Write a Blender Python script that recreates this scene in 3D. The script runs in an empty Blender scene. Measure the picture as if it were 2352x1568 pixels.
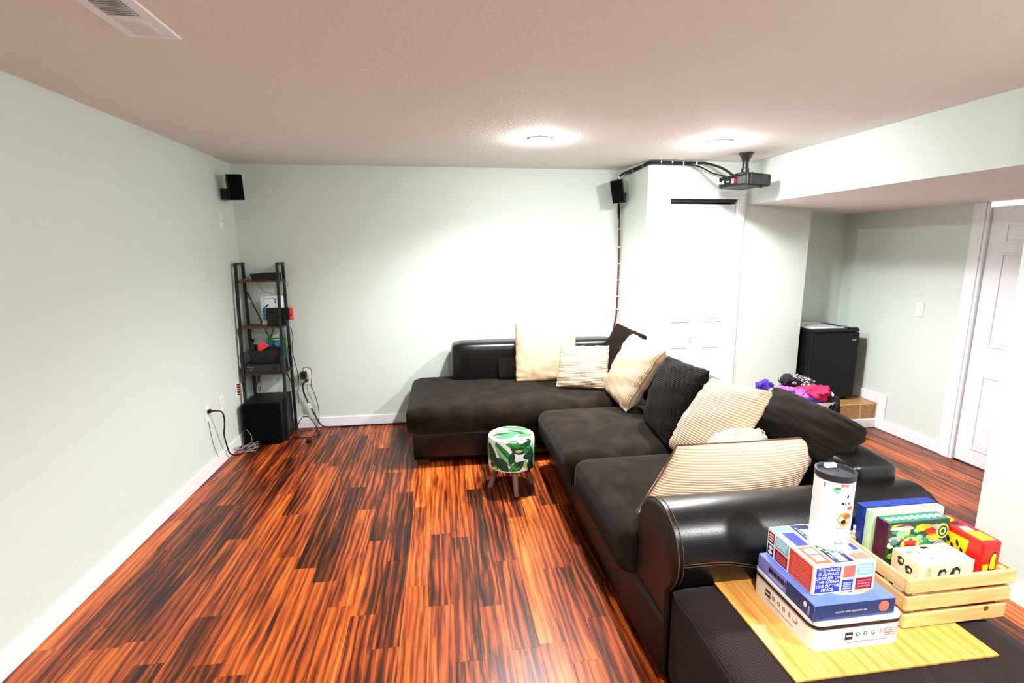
import bpy, bmesh, math, random
from math import sin, cos, pi, radians
from mathutils import Vector, Matrix
random.seed(7)
sc = bpy.context.scene
COL = sc.collection

# ------------------------------------------------------------------ camera
CAM_H = 1.664
PITCH, YAW, ROLL, FPX = .1804, .1379, -.0055, 1161.44
Fw = Vector((cos(PITCH)*sin(YAW), cos(PITCH)*cos(YAW), -sin(PITCH)))
Rt = Vector((cos(YAW), -sin(YAW), 0)); Up = Rt.cross(Fw)
Rt, Up = cos(ROLL)*Rt + sin(ROLL)*Up, -sin(ROLL)*Rt + cos(ROLL)*Up
cd = bpy.data.cameras.new('camera'); cam = bpy.data.objects.new('camera', cd); COL.objects.link(cam)
cd.sensor_width = 36; cd.lens = FPX/2352*36; cd.clip_start = .02
cam.matrix_world = Matrix((( Rt.x, Up.x, -Fw.x, 0), (Rt.y, Up.y, -Fw.y, 0), (Rt.z, Up.z, -Fw.z, CAM_H), (0, 0, 0, 1)))
sc.camera = cam
# ------------------------------------------------------------------ world, exposure
w = bpy.data.worlds.new('world'); sc.world = w; w.use_nodes = True
w.node_tree.nodes['Background'].inputs[0].default_value = (.5, .55, .6, 1)
w.node_tree.nodes['Background'].inputs[1].default_value = .02
sc.view_settings.view_transform = 'Standard'; sc.view_settings.look = 'None'
sc.view_settings.gamma = 1; sc.view_settings.use_curve_mapping = False
sc.view_settings.exposure = 0.66
SPOT_W = 200          # watts of each ceiling downlight
LENS_E = 420           # radiance of its glowing lens
LAMPS = [(.69, 3.55, 1), (1.97, 3.51, 1), (.69, .45, .62), (1.97, .40, .75)]   # x, y, brightness

# ------------------------------------------------------------------ room numbers
XL, YB, ZC = -1.768, 4.829, 2.40
XS, ZS0, ZS1 = 2.728, 2.043, 1.985
YC, XC0, XC1 = 4.30, 1.745, 1.78
XR, XCR, YA = 4.0, 3.345, 4.62
YREAR = -2.4
XP, YP = 2.66, 2.02

# ------------------------------------------------------------------ materials
def lin(c):
    return tuple(((v/255)/12.92 if v/255 <= .04045 else ((v/255+.055)/1.055)**2.4) for v in c) + (1,)
MATS = {}
def nt(m): return m.node_tree.nodes, m.node_tree.links
def mat(name, rgb, rough=.5, metal=0, bump=None, spec=.5, coat=0, sheen=0, vary=None):
    """bump=(scale,strength,distance); vary=(scale, rgb2, lo, hi) noise mix"""
    if name in MATS: return MATS[name]
    m = bpy.data.materials.new(name); m.use_nodes = True; MATS[name] = m
    N, Lk = nt(m); b = N['Principled BSDF']
    b.inputs['Base Color'].default_value = lin(rgb); b.inputs['Roughness'].default_value = rough
    b.inputs['Metallic'].default_value = metal; b.inputs['Specular IOR Level'].default_value = spec
    b.inputs['Coat Weight'].default_value = coat; b.inputs['Sheen Weight'].default_value = sheen
    tc = N.new('ShaderNodeTexCoord')
    if vary:
        n = N.new('ShaderNodeTexNoise'); n.inputs['Scale'].default_value = vary[0]; n.inputs['Detail'].default_value = 4
        Lk.new(tc.outputs['Object'], n.inputs['Vector'])
        r = N.new('ShaderNodeValToRGB'); r.color_ramp.elements[0].position = vary[2]; r.color_ramp.elements[1].position = vary[3]
        r.color_ramp.elements[0].color = lin(rgb); r.color_ramp.elements[1].color = lin(vary[1])
        Lk.new(n.outputs['Fac'], r.inputs['Fac']); Lk.new(r.outputs['Color'], b.inputs['Base Color'])
    if bump:
        n = N.new('ShaderNodeTexNoise'); n.inputs['Scale'].default_value = bump[0]; n.inputs['Detail'].default_value = 3
        Lk.new(tc.outputs['Object'], n.inputs['Vector'])
        bp = N.new('ShaderNodeBump'); bp.inputs['Strength'].default_value = bump[1]; bp.inputs['Distance'].default_value = bump[2]
        Lk.new(n.outputs['Fac'], bp.inputs['Height']); Lk.new(bp.outputs['Normal'], b.inputs['Normal'])
    return m
def emit(name, rgb, e):
    m = bpy.data.materials.new(name); m.use_nodes = True; MATS[name] = m
    N, Lk = nt(m); b = N['Principled BSDF']
    b.inputs['Base Color'].default_value = lin(rgb)
    b.inputs['Emission Color'].default_value = lin(rgb); b.inputs['Emission Strength'].default_value = e
    return m
def ribbed(name, rgb, dark, pitch, axis='V', amp=.0025, rough=.9, lo=.15, hi=.6, sheen=.2):
    m = bpy.data.materials.new(name); m.use_nodes = True; MATS[name] = m
    N, Lk = nt(m); b = N['Principled BSDF']; b.inputs['Roughness'].default_value = rough
    b.inputs['Specular IOR Level'].default_value = .15; b.inputs['Sheen Weight'].default_value = sheen
    uv = N.new('ShaderNodeUVMap'); sp = N.new('ShaderNodeSeparateXYZ'); Lk.new(uv.outputs['UV'], sp.inputs[0])
    no = N.new('ShaderNodeTexNoise'); no.inputs['Scale'].default_value = 5; Lk.new(uv.outputs['UV'], no.inputs['Vector'])
    a = N.new('ShaderNodeMath'); a.operation = 'MULTIPLY_ADD'; a.inputs[1].default_value = .010
    Lk.new(no.outputs['Fac'], a.inputs[0]); Lk.new(sp.outputs['Y' if axis == 'V' else 'X'], a.inputs[2])
    k = N.new('ShaderNodeMath'); k.operation = 'MULTIPLY'; k.inputs[1].default_value = 2*pi/pitch; Lk.new(a.outputs[0], k.inputs[0])
    s = N.new('ShaderNodeMath'); s.operation = 'SINE'; Lk.new(k.outputs[0], s.inputs[0])
    h = N.new('ShaderNodeMath'); h.operation = 'MULTIPLY_ADD'; h.inputs[1].default_value = .5; h.inputs[2].default_value = .5; Lk.new(s.outputs[0], h.inputs[0])
    r = N.new('ShaderNodeValToRGB'); r.color_ramp.elements[0].position = lo; r.color_ramp.elements[1].position = hi
    r.color_ramp.elements[0].color = lin(dark); r.color_ramp.elements[1].color = lin(rgb)
    Lk.new(h.outputs[0], r.inputs['Fac']); Lk.new(r.outputs['Color'], b.inputs['Base Color'])
    bp = N.new('ShaderNodeBump'); bp.inputs['Strength'].default_value = .8; bp.inputs['Distance'].default_value = amp
    Lk.new(h.outputs[0], bp.inputs['Height']); Lk.new(bp.outputs['Normal'], b.inputs['Normal'])
    return m
def wood_floor():
    m = bpy.data.materials.new('wood_floor'); m.use_nodes = True
    N, Lk = nt(m); b = N['Principled BSDF']
    tc = N.new('ShaderNodeTexCoord'); oi = N.new('ShaderNodeObjectInfo')
    # offset every plank's figure
    of = N.new('ShaderNodeMath'); of.operation = 'MULTIPLY'; of.inputs[1].default_value = 97; Lk.new(oi.outputs['Random'], of.inputs[0])
    cb = N.new('ShaderNodeCombineXYZ'); [Lk.new(of.outputs[0], cb.inputs[i]) for i in range(3)]
    ad = N.new('ShaderNodeVectorMath'); ad.operation = 'ADD'; Lk.new(tc.outputs['Object'], ad.inputs[0]); Lk.new(cb.outputs[0], ad.inputs[1])
    mp = N.new('ShaderNodeMapping'); mp.inputs['Scale'].default_value = (1, .085, 1); Lk.new(ad.outputs[0], mp.inputs['Vector'])
    big = N.new('ShaderNodeTexNoise'); big.inputs['Scale'].default_value = 14; big.inputs['Detail'].default_value = 3; big.inputs['Distortion'].default_value = .8
    Lk.new(mp.outputs[0], big.inputs['Vector'])
    mp2 = N.new('ShaderNodeMapping'); mp2.inputs['Scale'].default_value = (1, .018, 1); Lk.new(ad.outputs[0], mp2.inputs['Vector'])
    fine = N.new('ShaderNodeTexNoise'); fine.inputs['Scale'].default_value = 150; fine.inputs['Detail'].default_value = 4; fine.inputs['Distortion'].default_value = .25
    Lk.new(mp2.outputs[0], fine.inputs['Vector'])
    # big figure + fine streaks + plank tone
    wv = N.new('ShaderNodeTexWave'); wv.wave_type = 'BANDS'; wv.bands_direction = 'X'; wv.inputs['Scale'].default_value = 9; wv.inputs['Distortion'].default_value = 9
    wv.inputs['Detail'].default_value = 3; wv.inputs['Detail Scale'].default_value = 1.6; wv.inputs['Detail Roughness'].default_value = .6
    mp3 = N.new('ShaderNodeMapping'); mp3.inputs['Scale'].default_value = (1, .11, 1); Lk.new(ad.outputs[0], mp3.inputs['Vector']); Lk.new(mp3.outputs[0], wv.inputs['Vector'])
    mw = N.new('ShaderNodeMath'); mw.operation = 'MULTIPLY_ADD'; mw.inputs[1].default_value = .17; mw.inputs[2].default_value = -.085; Lk.new(wv.outputs['Fac'], mw.inputs[0])
    m0 = N.new('ShaderNodeMath'); m0.operation = 'MULTIPLY_ADD'; m0.inputs[1].default_value = .68; Lk.new(big.outputs['Fac'], m0.inputs[0]); Lk.new(mw.outputs[0], m0.inputs[2])
    m1 = N.new('ShaderNodeMath'); m1.operation = 'MULTIPLY_ADD'; m1.inputs[1].default_value = .42; Lk.new(fine.outputs['Fac'], m1.inputs[0]); Lk.new(m0.outputs[0], m1.inputs[2])
    r2 = N.new('ShaderNodeMath'); r2.operation = 'FRACT'
    q = N.new('ShaderNodeMath'); q.operation = 'MULTIPLY'; q.inputs[1].default_value = 13.7; Lk.new(oi.outputs['Random'], q.inputs[0]); Lk.new(q.outputs[0], r2.inputs[0])
    m2 = N.new('ShaderNodeMath'); m2.operation = 'MULTIPLY_ADD'; m2.inputs[1].default_value = .24; Lk.new(r2.outputs[0], m2.inputs[0]); Lk.new(m1.outputs[0], m2.inputs[2])
    r = N.new('ShaderNodeValToRGB'); e = r.color_ramp.elements
    e[0].position = .0; e[0].color = lin((32, 12, 6)); e[1].position = 1.0; e[1].color = lin((212, 124, 54))
    for p, c in ((.26, (80, 32, 13)), (.48, (146, 62, 22)), (.72, (194, 92, 33))): k = e.new(p); k.color = lin(c)
    rr = N.new('ShaderNodeMapRange'); rr.inputs['From Min'].default_value = .44; rr.inputs['From Max'].default_value = .98
    Lk.new(m2.outputs[0], rr.inputs['Value']); Lk.new(rr.outputs[0], r.inputs['Fac'])
    Lk.new(r.outputs['Color'], b.inputs['Base Color'])
    b.inputs['Roughness'].default_value = .34; b.inputs['Specular IOR Level'].default_value = .35
    bp = N.new('ShaderNodeBump'); bp.inputs['Strength'].default_value = .12; bp.inputs['Distance'].default_value = .001
    Lk.new(fine.outputs['Fac'], bp.inputs['Height']); Lk.new(bp.outputs['Normal'], b.inputs['Normal'])
    MATS['wood_floor'] = m; return m
def wood(name, c0, c1, sx=8, sy=60, rough=.5, axis=0):
    m = bpy.data.materials.new(name); m.use_nodes = True; MATS[name] = m
    N, Lk = nt(m); b = N['Principled BSDF']; tc = N.new('ShaderNodeTexCoord'); mp = N.new('ShaderNodeMapping')
    s = [sy, sy, sy]; s[axis] = sx; mp.inputs['Scale'].default_value = s; Lk.new(tc.outputs['Object'], mp.inputs['Vector'])
    n = N.new('ShaderNodeTexNoise'); n.inputs['Scale'].default_value = 1; n.inputs['Detail'].default_value = 3; Lk.new(mp.outputs[0], n.inputs['Vector'])
    r = N.new('ShaderNodeValToRGB'); r.color_ramp.elements[0].position = .3; r.color_ramp.elements[1].position = .7
    r.color_ramp.elements[0].color = lin(c0); r.color_ramp.elements[1].color = lin(c1)
    Lk.new(n.outputs['Fac'], r.inputs['Fac']); Lk.new(r.outputs['Color'], b.inputs['Base Color']); b.inputs['Roughness'].default_value = rough
    return m
def leafprint():
    m = bpy.data.materials.new('leaf_print_white'); m.use_nodes = True; MATS['leaf_print_white'] = m
    b = m.node_tree.nodes['Principled BSDF']; b.inputs['Base Color'].default_value = lin((238, 240, 232)); b.inputs['Roughness'].default_value = .8
    return m

M = {}
M['wall'] = mat('sage_wall_paint', (211, 221, 212), .6, bump=(220, .12, .002), spec=.3)
M['ceil'] = mat('textured_ceiling_paint', (230, 225, 218), .9, bump=(55, .5, .006), spec=.1)
M['white'] = mat('white_gloss_trim', (240, 240, 242), .35)
M['door'] = mat('white_door_paint', (236, 236, 240), .4)
M['plank'] = wood_floor()
M['subfloor'] = mat('dark_underlay', (30, 14, 9), .8)
M['black'] = mat('black_plastic', (8, 8, 10), .45, spec=.35)
M['blackm'] = mat('black_metal', (18, 17, 17), .4)
M['grille'] = mat('black_cloth_grille', (6, 6, 8), .9, spec=.1, bump=(900, .3, .001))
M['leather'] = mat('black_leather', (11, 9, 10), .3, bump=(260, .25, .0015), spec=.4)
M['leatherb'] = mat('brown_worn_leather', (22, 13, 10), .42, bump=(200, .3, .002), spec=.35, vary=(30, (44, 24, 15), .62, .8))
M['suede'] = mat('dark_brown_suede', (25, 19, 13), .95, bump=(120, .3, .002), spec=.05, sheen=.05, vary=(9, (41, 32, 24), .4, .75))
M['cord_cream'] = ribbed('cream_corduroy', (224, 196, 168), (186, 148, 118), .013, sheen=.05)
M['cord_cream_v'] = ribbed('cream_corduroy_upright', (222, 192, 162), (190, 154, 124), .009, axis='U', sheen=.05)
M['cord_plain'] = mat('cream_brushed_cotton', (208, 176, 144), .95, spec=.1, bump=(300, .1, .001))
M['cord_dark'] = ribbed('dark_brown_corduroy', (22, 16, 12), (11, 8, 6), .011, sheen=.02)
M['plain_dark'] = mat('dark_brown_brushed_cotton', (27, 20, 15), .95, spec=.05, sheen=.04, bump=(60, .2, .003))
M['ott'] = ribbed('aubergine_corduroy', (44, 29, 28), (20, 12, 12), .0075, axis='U', amp=.0015, sheen=.04)
M['grey_cloth'] = mat('pale_grey_blanket', (188, 180, 170), .95, spec=.1, bump=(25, .4, .006))
M['thread'] = mat('tan_stitching', (84, 58, 44), .8)
M['foot'] = mat('dark_wood_foot', (46, 26, 18), .5)
M['board'] = wood('honey_bamboo_board', (206, 134, 56), (230, 170, 86), 2, 55, .45, axis=1)
M['pine'] = wood('pale_pine', (214, 166, 96), (236, 198, 134), 6, 60, .5, axis=0)
M['piney'] = wood('pale_pine_sideways', (200, 152, 86), (226, 186, 124), 6, 60, .5, axis=1)
M['knot'] = mat('pine_knot', (112, 66, 36), .6)
M['shelfwood'] = wood('rustic_shelf_board', (70, 36, 24), (104, 58, 40), 6, 60, .5)
M['legwood'] = mat('turned_leg_wood', (124, 84, 66), .6, bump=(90, .3, .002))
M['tile'] = mat('tan_ceramic_tile', (160, 112, 62), .35, vary=(40, (190, 144, 90), .35, .7), bump=(60, .1, .001))
M['grout'] = mat('cream_grout', (236, 222, 184), .9)
M['fridge'] = mat('black_fridge_steel', (7, 9, 12), .5, bump=(500, .1, .001), spec=.25)
M['chrome'] = mat('brushed_chrome', (190, 190, 195), .25, metal=1)
M['glass'] = mat('clear_tray_plastic', (205, 212, 212), .15, spec=.6)
M['paper'] = mat('white_card', (244, 244, 246), .5)
M['outlet'] = mat('outlet_plastic', (238, 236, 230), .4)
M['slot'] = mat('outlet_slot', (30, 28, 28), .6)
M['cord'] = mat('black_rubber_cord', (12, 12, 13), .5)
M['redwire'] = mat('red_brown_speaker_wire', (110, 32, 22), .5)
M['greywire'] = mat('grey_fine_wire', (92, 94, 88), .5)
M['clearwire'] = mat('silver_clear_wire', (170, 170, 162), .3)
M['red'] = mat('red_print', (222, 20, 20), .4)
M['crimson'] = mat('dark_red_print', (158, 18, 30), .4)
M['salmon'] = mat('salmon_print', (238, 112, 96), .4)
M['orange'] = mat('orange_red_print', (236, 80, 44), .4)
M['cyan'] = mat('cyan_print', (112, 206, 226), .4)
M['blue'] = mat('blue_print', (42, 54, 200), .4)
M['navy'] = mat('navy_print', (28, 32, 82), .4)
M['yellow'] = mat('yellow_print', (250, 220, 20), .4)
M['teal'] = mat('teal_plastic', (140, 212, 206), .4)
M['tealp'] = mat('teal_print', (24, 112, 100), .4)
M['boxblue'] = mat('lavender_blue_card', (92, 112, 200), .35)
M['boxnavy'] = mat('navy_card', (38, 58, 108), .35)
M['boxlav'] = mat('lavender_card', (138, 132, 214), .35)
M['maroon'] = mat('maroon_card', (78, 16, 44), .4)
M['mint'] = mat('mint_card', (196, 222, 176), .45)
M['royal'] = mat('royal_blue_card', (26, 48, 128), .35)
M['creamcard'] = mat('cream_card', (250, 226, 182), .45)
M['gold'] = mat('orange_print', (240, 150, 40), .4)
M['green'] = mat('leaf_green', (46, 140, 66), .7)
M['dkgreen'] = mat('deep_leaf_green', (16, 62, 36), .7)
M['ltgreen'] = mat('pale_leaf_green', (128, 196, 132), .7)
M['lime'] = mat('lime_print', (150, 206, 40), .5)
M['olive'] = mat('yellow_green_leaf', (176, 186, 92), .7)
M['grass'] = mat('green_case', (34, 112, 46), .4)
M['ink'] = mat('black_ink', (26, 24, 26), .5)
M['greyink'] = mat('grey_ink', (150, 146, 150), .5)
M['ltblue'] = mat('pale_text_blue', (176, 184, 246), .5)
M['pinkt'] = mat('pale_red_text', (222, 120, 116), .5)
M['magenta'] = mat('magenta_knit', (186, 28, 76), .9, bump=(28, .8, .012))
M['lilac'] = mat('lilac_knit', (152, 78, 166), .9, bump=(28, .8, .012))
M['purple'] = mat('purple_knit', (66, 32, 140), .9, bump=(40, .4, .005))
M['blackcloth'] = mat('black_cloth', (16, 14, 18), .95, bump=(40, .4, .005))
M['pattern'] = mat('black_white_print_cloth', (18, 18, 22), .9, vary=(55, (200, 200, 205), .52, .6))
M['blushc'] = mat('blush_cloth', (236, 180, 190), .9)
M['joyblue'] = mat('controller_blue', (18, 120, 180), .4)
M['joyred'] = mat('controller_red', (240, 52, 44), .4)
M['basketgrey'] = mat('charcoal_fabric', (34, 30, 34), .9, bump=(300, .3, .001))
M['wplastic'] = mat('white_plastic', (244, 244, 246), .3)
M['ivory'] = mat('printed_white_tube', (250, 250, 246), .4)
M['lidblk'] = mat('matt_black_lid', (40, 40, 46), .5)
M['leafw'] = leafprint()

# ------------------------------------------------------------------ mesh helpers
def bm_new(): return bmesh.new()
def box(bm, lo, hi, mtx=None, bev=0, seg=2):
    lo, hi = Vector(lo), Vector(hi)
    b2 = bmesh.new() if bev else bm
    vs = [b2.verts.new((x, y, z)) for x in (lo.x, hi.x) for y in (lo.y, hi.y) for z in (lo.z, hi.z)]
    for f in ((0, 1, 3, 2), (4, 6, 7, 5), (0, 4, 5, 1), (2, 3, 7, 6), (0, 2, 6, 4), (1, 5, 7, 3)): b2.faces.new([vs[i] for i in f])
    if bev:
        bmesh.ops.bevel(b2, geom=list(b2.edges), offset=bev, segments=seg, affect='EDGES', profile=.5)
        merge(bm, b2, mtx); return
    if mtx: bmesh.ops.transform(bm, matrix=mtx, verts=vs)
def merge(bm, b2, mtx=None):
    if mtx: bmesh.ops.transform(b2, matrix=mtx, verts=b2.verts)
    me = bpy.data.meshes.new('tmp'); b2.to_mesh(me); b2.free(); bm.from_mesh(me); bpy.data.meshes.remove(me)
def smooth_path(pts, n=6):
    P = [Vector(p) for p in pts]
    if len(P) < 3: return P
    out = []
    for i in range(len(P)-1):
        a, b, c, d = P[max(i-1, 0)], P[i], P[i+1], P[min(i+2, len(P)-1)]
        for k in range(n):
            t = k/n
            out.append(.5*((2*b)+(-a+c)*t+(2*a-5*b+4*c-d)*t*t+(-a+3*b-3*c+d)*t**3))
    out.append(P[-1]); return out
def tube(bm, pts, r, n=8, smooth=0, closed=False):
    P = smooth_path(pts, smooth) if smooth else [Vector(p) for p in pts]
    rs = r if isinstance(r, (list, tuple)) else [r]*len(P)
    rings = []; up = Vector((0, 0, 1)); prev = None
    for i, p in enumerate(P):
        if closed: t = (P[(i+1) % len(P)]-P[i-1]).normalized()
        else: t = (P[min(i+1, len(P)-1)]-P[max(i-1, 0)]).normalized()
        if prev is None: a = t.cross(up if abs(t.z) < .9 else Vector((1, 0, 0))).normalized()
        else: a = (prev-t*prev.dot(t)); a = a.normalized() if a.length > 1e-6 else t.orthogonal().normalized()
        prev = a; b = t.cross(a)
        rings.append([bm.verts.new(p+(a*cos(2*pi*k/n)+b*sin(2*pi*k/n))*rs[i]) for k in range(n)])
    m = len(rings)
    for i in range(m if closed else m-1):
        A, B = rings[i], rings[(i+1) % m]
        for k in range(n): bm.faces.new((A[k], A[(k+1) % n], B[(k+1) % n], B[k]))
    if not closed: bm.faces.new(rings[0][::-1]); bm.faces.new(rings[-1])
def bar(bm, a, b, wx, wy):
    """square bar from a to b; wx, wy widths on x and the second axis"""
    a, b = Vector(a), Vector(b); t = (b-a).normalized()
    s = Vector((1, 0, 0)) if abs(t.x) < .9 else Vector((0, 1, 0))
    s = (s-t*s.dot(t)).normalized(); q = t.cross(s)
    A = [bm.verts.new(a+s*i*wx/2+q*j*wy/2) for i, j in ((-1, -1), (1, -1), (1, 1), (-1, 1))]
    B = [bm.verts.new(b+s*i*wx/2+q*j*wy/2) for i, j in ((-1, -1), (1, -1), (1, 1), (-1, 1))]
    for k in range(4): bm.faces.new((A[k], A[(k+1) % 4], B[(k+1) % 4], B[k]))
    bm.faces.new(A[::-1]); bm.faces.new(B)
def lathe(bm, prof, c, n=32, axis='z', mtx=None):
    vs = []; c = Vector(c)
    for r, h in prof:
        ring = []
        for k in range(n):
            a = 2*pi*k/n
            v = {'z': (r*cos(a), r*sin(a), h), 'y': (r*cos(a), h, r*sin(a)), 'x': (h, r*cos(a), r*sin(a))}[axis]
            ring.append(bm.verts.new(c+Vector(v)))
        vs.append(ring)
    for A, B in zip(vs, vs[1:]):
        for k in range(n): bm.faces.new((A[k], A[(k+1) % n], B[(k+1) % n], B[k]))
    for ring in (vs[0], vs[-1]):
        try: bm.faces.new(ring)
        except ValueError: pass
    if mtx: bmesh.ops.transform(bm, matrix=mtx, verts=[v for r_ in vs for v in r_])
def prism(bm, poly, axis, a, b, mtx=None):
    """extrude a 2-D polygon along axis from a to b"""
    def P(p, t): return {'x': (t, p[0], p[1]), 'y': (p[0], t, p[1]), 'z': (p[0], p[1], t)}[axis]
    A = [bm.verts.new(P(p, a)) for p in poly]; B = [bm.verts.new(P(p, b)) for p in poly]; n = len(poly)
    for k in range(n): bm.faces.new((A[k], A[(k+1) % n], B[(k+1) % n], B[k]))
    bm.faces.new(A[::-1]); bm.faces.new(B)
    if mtx: bmesh.ops.transform(bm, matrix=mtx, verts=A+B)
def soft_box(bm, lo, hi, r, crown=0, n=10, crown_side=0):
    """rounded cushion block with a crowned top"""
    lo, hi = Vector(lo), Vector(hi); c = (lo+hi)/2; h = (hi-lo)/2
    r = min(r, min(h)*.98); inner = h-Vector((r, r, r)); idx = {}
    def pt(u, v, w_):
        # u,v,w in [-1,1] on the cube
        p = Vector((u*h.x, v*h.y, w_*h.z)); q = Vector([max(-inner[i], min(inner[i], p[i])) for i in range(3)])
        d = p-q
        if d.length > 1e-9: p = q+d.normalized()*r
        if crown and w_ > -.2: p.z += crown*(1-u*u)*(1-v*v)*(w_ if w_ > 0 else 0)
        return c+p
    def g(k): # cluster towards the ends
        t = -1+2*k/n; return math.copysign(abs(t)**.6, t) if t else 0
    def vert(*u):
        key = tuple(round(x, 6) for x in u)
        if key not in idx: idx[key] = bm.verts.new(pt(*u))
        return idx[key]
    for ax in range(3):
        for s in (-1, 1):
            for i in range(n):
                for j in range(n):
                    q = []
                    for a, b in ((i, j), (i+1, j), (i+1, j+1), (i, j+1)):
                        u = [0, 0, 0]; u[ax] = s; u[(ax+1) % 3] = g(a); u[(ax+2) % 3] = g(b); q.append(vert(*u))
                    bm.faces.new(q if s > 0 else q[::-1])
def origin(o):
    v = Vector((0, 0, 0))
    while o is not None: v = v+o.location; o = o.parent
    return v
def obj(name, bm, m, parent=None, smooth=False, loc=None, uv=None):
    bmesh.ops.recalc_face_normals(bm, faces=bm.faces)
    o0 = origin(parent) if parent else (Vector(loc) if loc else Vector((0, 0, 0)))
    if o0.length: bmesh.ops.translate(bm, vec=-o0, verts=bm.verts)
    me = bpy.data.meshes.new(name)
    if smooth:
        for f in bm.faces: f.smooth = True
    bm.to_mesh(me); bm.free()
    for x in (m if isinstance(m, list) else [m]): me.materials.append(x)
    o = bpy.data.objects.new(name, me); COL.objects.link(o)
    if parent: o.parent = parent
    else: o.location = o0
    if smooth == 'auto':
        try: me.set_sharp_from_angle(angle=radians(40))
        except Exception: pass
    return o
def part(name, m, parent, fn, smooth=False):
    bm = bm_new(); fn(bm); return obj(name, bm, m, parent, smooth)
def tag(o, label, cat, group=None):
    o['label'] = label; o['category'] = cat
    if group: o['group'] = group
    return o
def thing(name, label, cat, loc=(0, 0, 0), group=None):
    o = bpy.data.objects.new(name, None); COL.objects.link(o); o.location = loc; o.empty_display_size = .05
    return tag(o, label, cat, group)
def struct(name, m, fn, parent=None, label=None, smooth=False):
    bm = bm_new(); fn(bm); o = obj(name, bm, m, parent, smooth)
    if not parent: o['kind'] = 'structure'
    if label: o['label'] = label
    return o
def quad_uv(o, fn):
    """UV from local position"""
    me = o.data; uv = me.uv_layers.new(name='UVMap')
    for l in me.loops: uv.data[l.index].uv = fn(me.vertices[l.vertex_index].co)
def textmesh(name, body, size, at, u, v, m, parent, align='CENTER', thick=.0004, space=1.0):
    cu = bpy.data.curves.new('t', 'FONT'); cu.body = body; cu.size = size; cu.align_x = align; cu.align_y = 'CENTER'
    cu.space_line = space; cu.extrude = thick/2; cu.resolution_u = 2; cu.offset = size*.004
    to = bpy.data.objects.new('t', cu); COL.objects.link(to)
    dg = bpy.context.evaluated_depsgraph_get(); me = bpy.data.meshes.new_from_object(to.evaluated_get(dg))
    bpy.data.objects.remove(to); bpy.data.curves.remove(cu)
    u, v, at = Vector(u).normalized(), Vector(v).normalized(), Vector(at); n = u.cross(v); o0 = origin(parent)
    for vv in me.vertices: c = vv.co.copy(); vv.co = at+u*c.x+v*c.y+n*(c.z+thick/2+.0006)-o0
    me.materials.clear(); me.materials.append(m)
    o = bpy.data.objects.new(name, me); COL.objects.link(o); o.parent = parent; return o
def patch(name, pts, at, u, v, m, parent, lift=.0004):
    """a flat printed area: polygon pts in (u,v) metres, lifted a hair off the face"""
    u, v, at = Vector(u).normalized(), Vector(v).normalized(), Vector(at); n = u.cross(v)
    bm = bm_new(); A = [bm.verts.new(at+u*a+v*b+n*lift) for a, b in pts]; B = [bm.verts.new(at+u*a+v*b-n*.0002) for a, b in pts]
    k = len(pts)
    bm.faces.new(A); bm.faces.new(B[::-1])
    for i in range(k): bm.faces.new((A[i], B[i], B[(i+1) % k], A[(i+1) % k]))
    return obj(name, bm, m, parent)
def rect(a, b, c, d): return [(a, b), (c, b), (c, d), (a, d)]
def ell(cx, cy, rx, ry, n=18, rot=0):
    return [(cx+rx*cos(t)*cos(rot)-ry*sin(t)*sin(rot), cy+rx*cos(t)*sin(rot)+ry*sin(t)*cos(rot)) for t in [2*pi*i/n for i in range(n)]]
def word_rows(name, a, b, c, d, rows, at, u, v, m, parent, fill=.55, seed=1, lift=.0008):
    """blurred rows of small print: word-like strips filling rectangle a,b..c,d"""
    rnd = random.Random(seed); u, v, at = Vector(u).normalized(), Vector(v).normalized(), Vector(at); n = u.cross(v); bm = bm_new()
    rh = (d-b)/rows
    for i in range(rows):
        y0 = b+rh*i+rh*(1-fill)/2; y1 = y0+rh*fill; x = a+(c-a)*rnd.uniform(0, .1); end = c-(c-a)*rnd.uniform(0, .1)
        while x < end:
            w_ = min(rnd.uniform(.12, .3)*(c-a), end-x)
            vs = [bm.verts.new(at+u*p+v*q+n*lift) for p, q in rect(x, y0, x+w_, y1)]; bm.faces.new(vs)
            vs2 = [bm.verts.new(at+u*p+v*q) for p, q in rect(x, y0, x+w_, y1)]; bm.faces.new(vs2[::-1])
            for k in range(4): bm.faces.new((vs[k], vs2[k], vs2[(k+1) % 4], vs[(k+1) % 4]))
            x += w_+(c-a)*.035
    return obj(name, bm, m, parent)

# ================================================================== SETTING
floor = struct('floor', M['subfloor'], lambda bm: box(bm, (XL-.1, YREAR-.1, -.12), (5.3, YB+.1, -.012)), label='glossy red-brown wood plank floor')
rp = random.Random(21); PW = .1185; cnt = 0
x = XL+.004
while x < XR-.01:
    x1 = min(x+PW, XR-.004); y = .25-rp.uniform(0, .9); y0lim = .25
    ytop = YB-.004 if x1 < XC0+.02 else (YC-.004 if x1 < XCR+.2 else 4.012)
    y = y0lim; first = True
    while y < ytop-.02:
        ln = rp.uniform(.25, 1.1) if first else rp.choice([.62, .8, .92, 1.05, 1.2]); first = False
        y1 = min(y+ln, ytop)
        if ytop-y1 < .12: y1 = ytop
        bm = bm_new(); cx, cy = (x+x1)/2, (y+y1)/2
        box(bm, (x-cx+.0003, y-cy+.0003, -.012), (x1-cx-.0003, y1-cy-.0003, rp.uniform(-.0002, 0)), bev=.0004, seg=1)
        p = obj('plank', bm, M['plank'], floor); p.location = (cx, cy, 0); cnt += 1
        y = y1
    x += PW
print('planks', cnt)
struct('floor_rear', M['plank'], lambda bm: box(bm, (XL, YREAR, -.012), (XR, .25, 0)), label='wood floor behind the camera')

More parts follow.
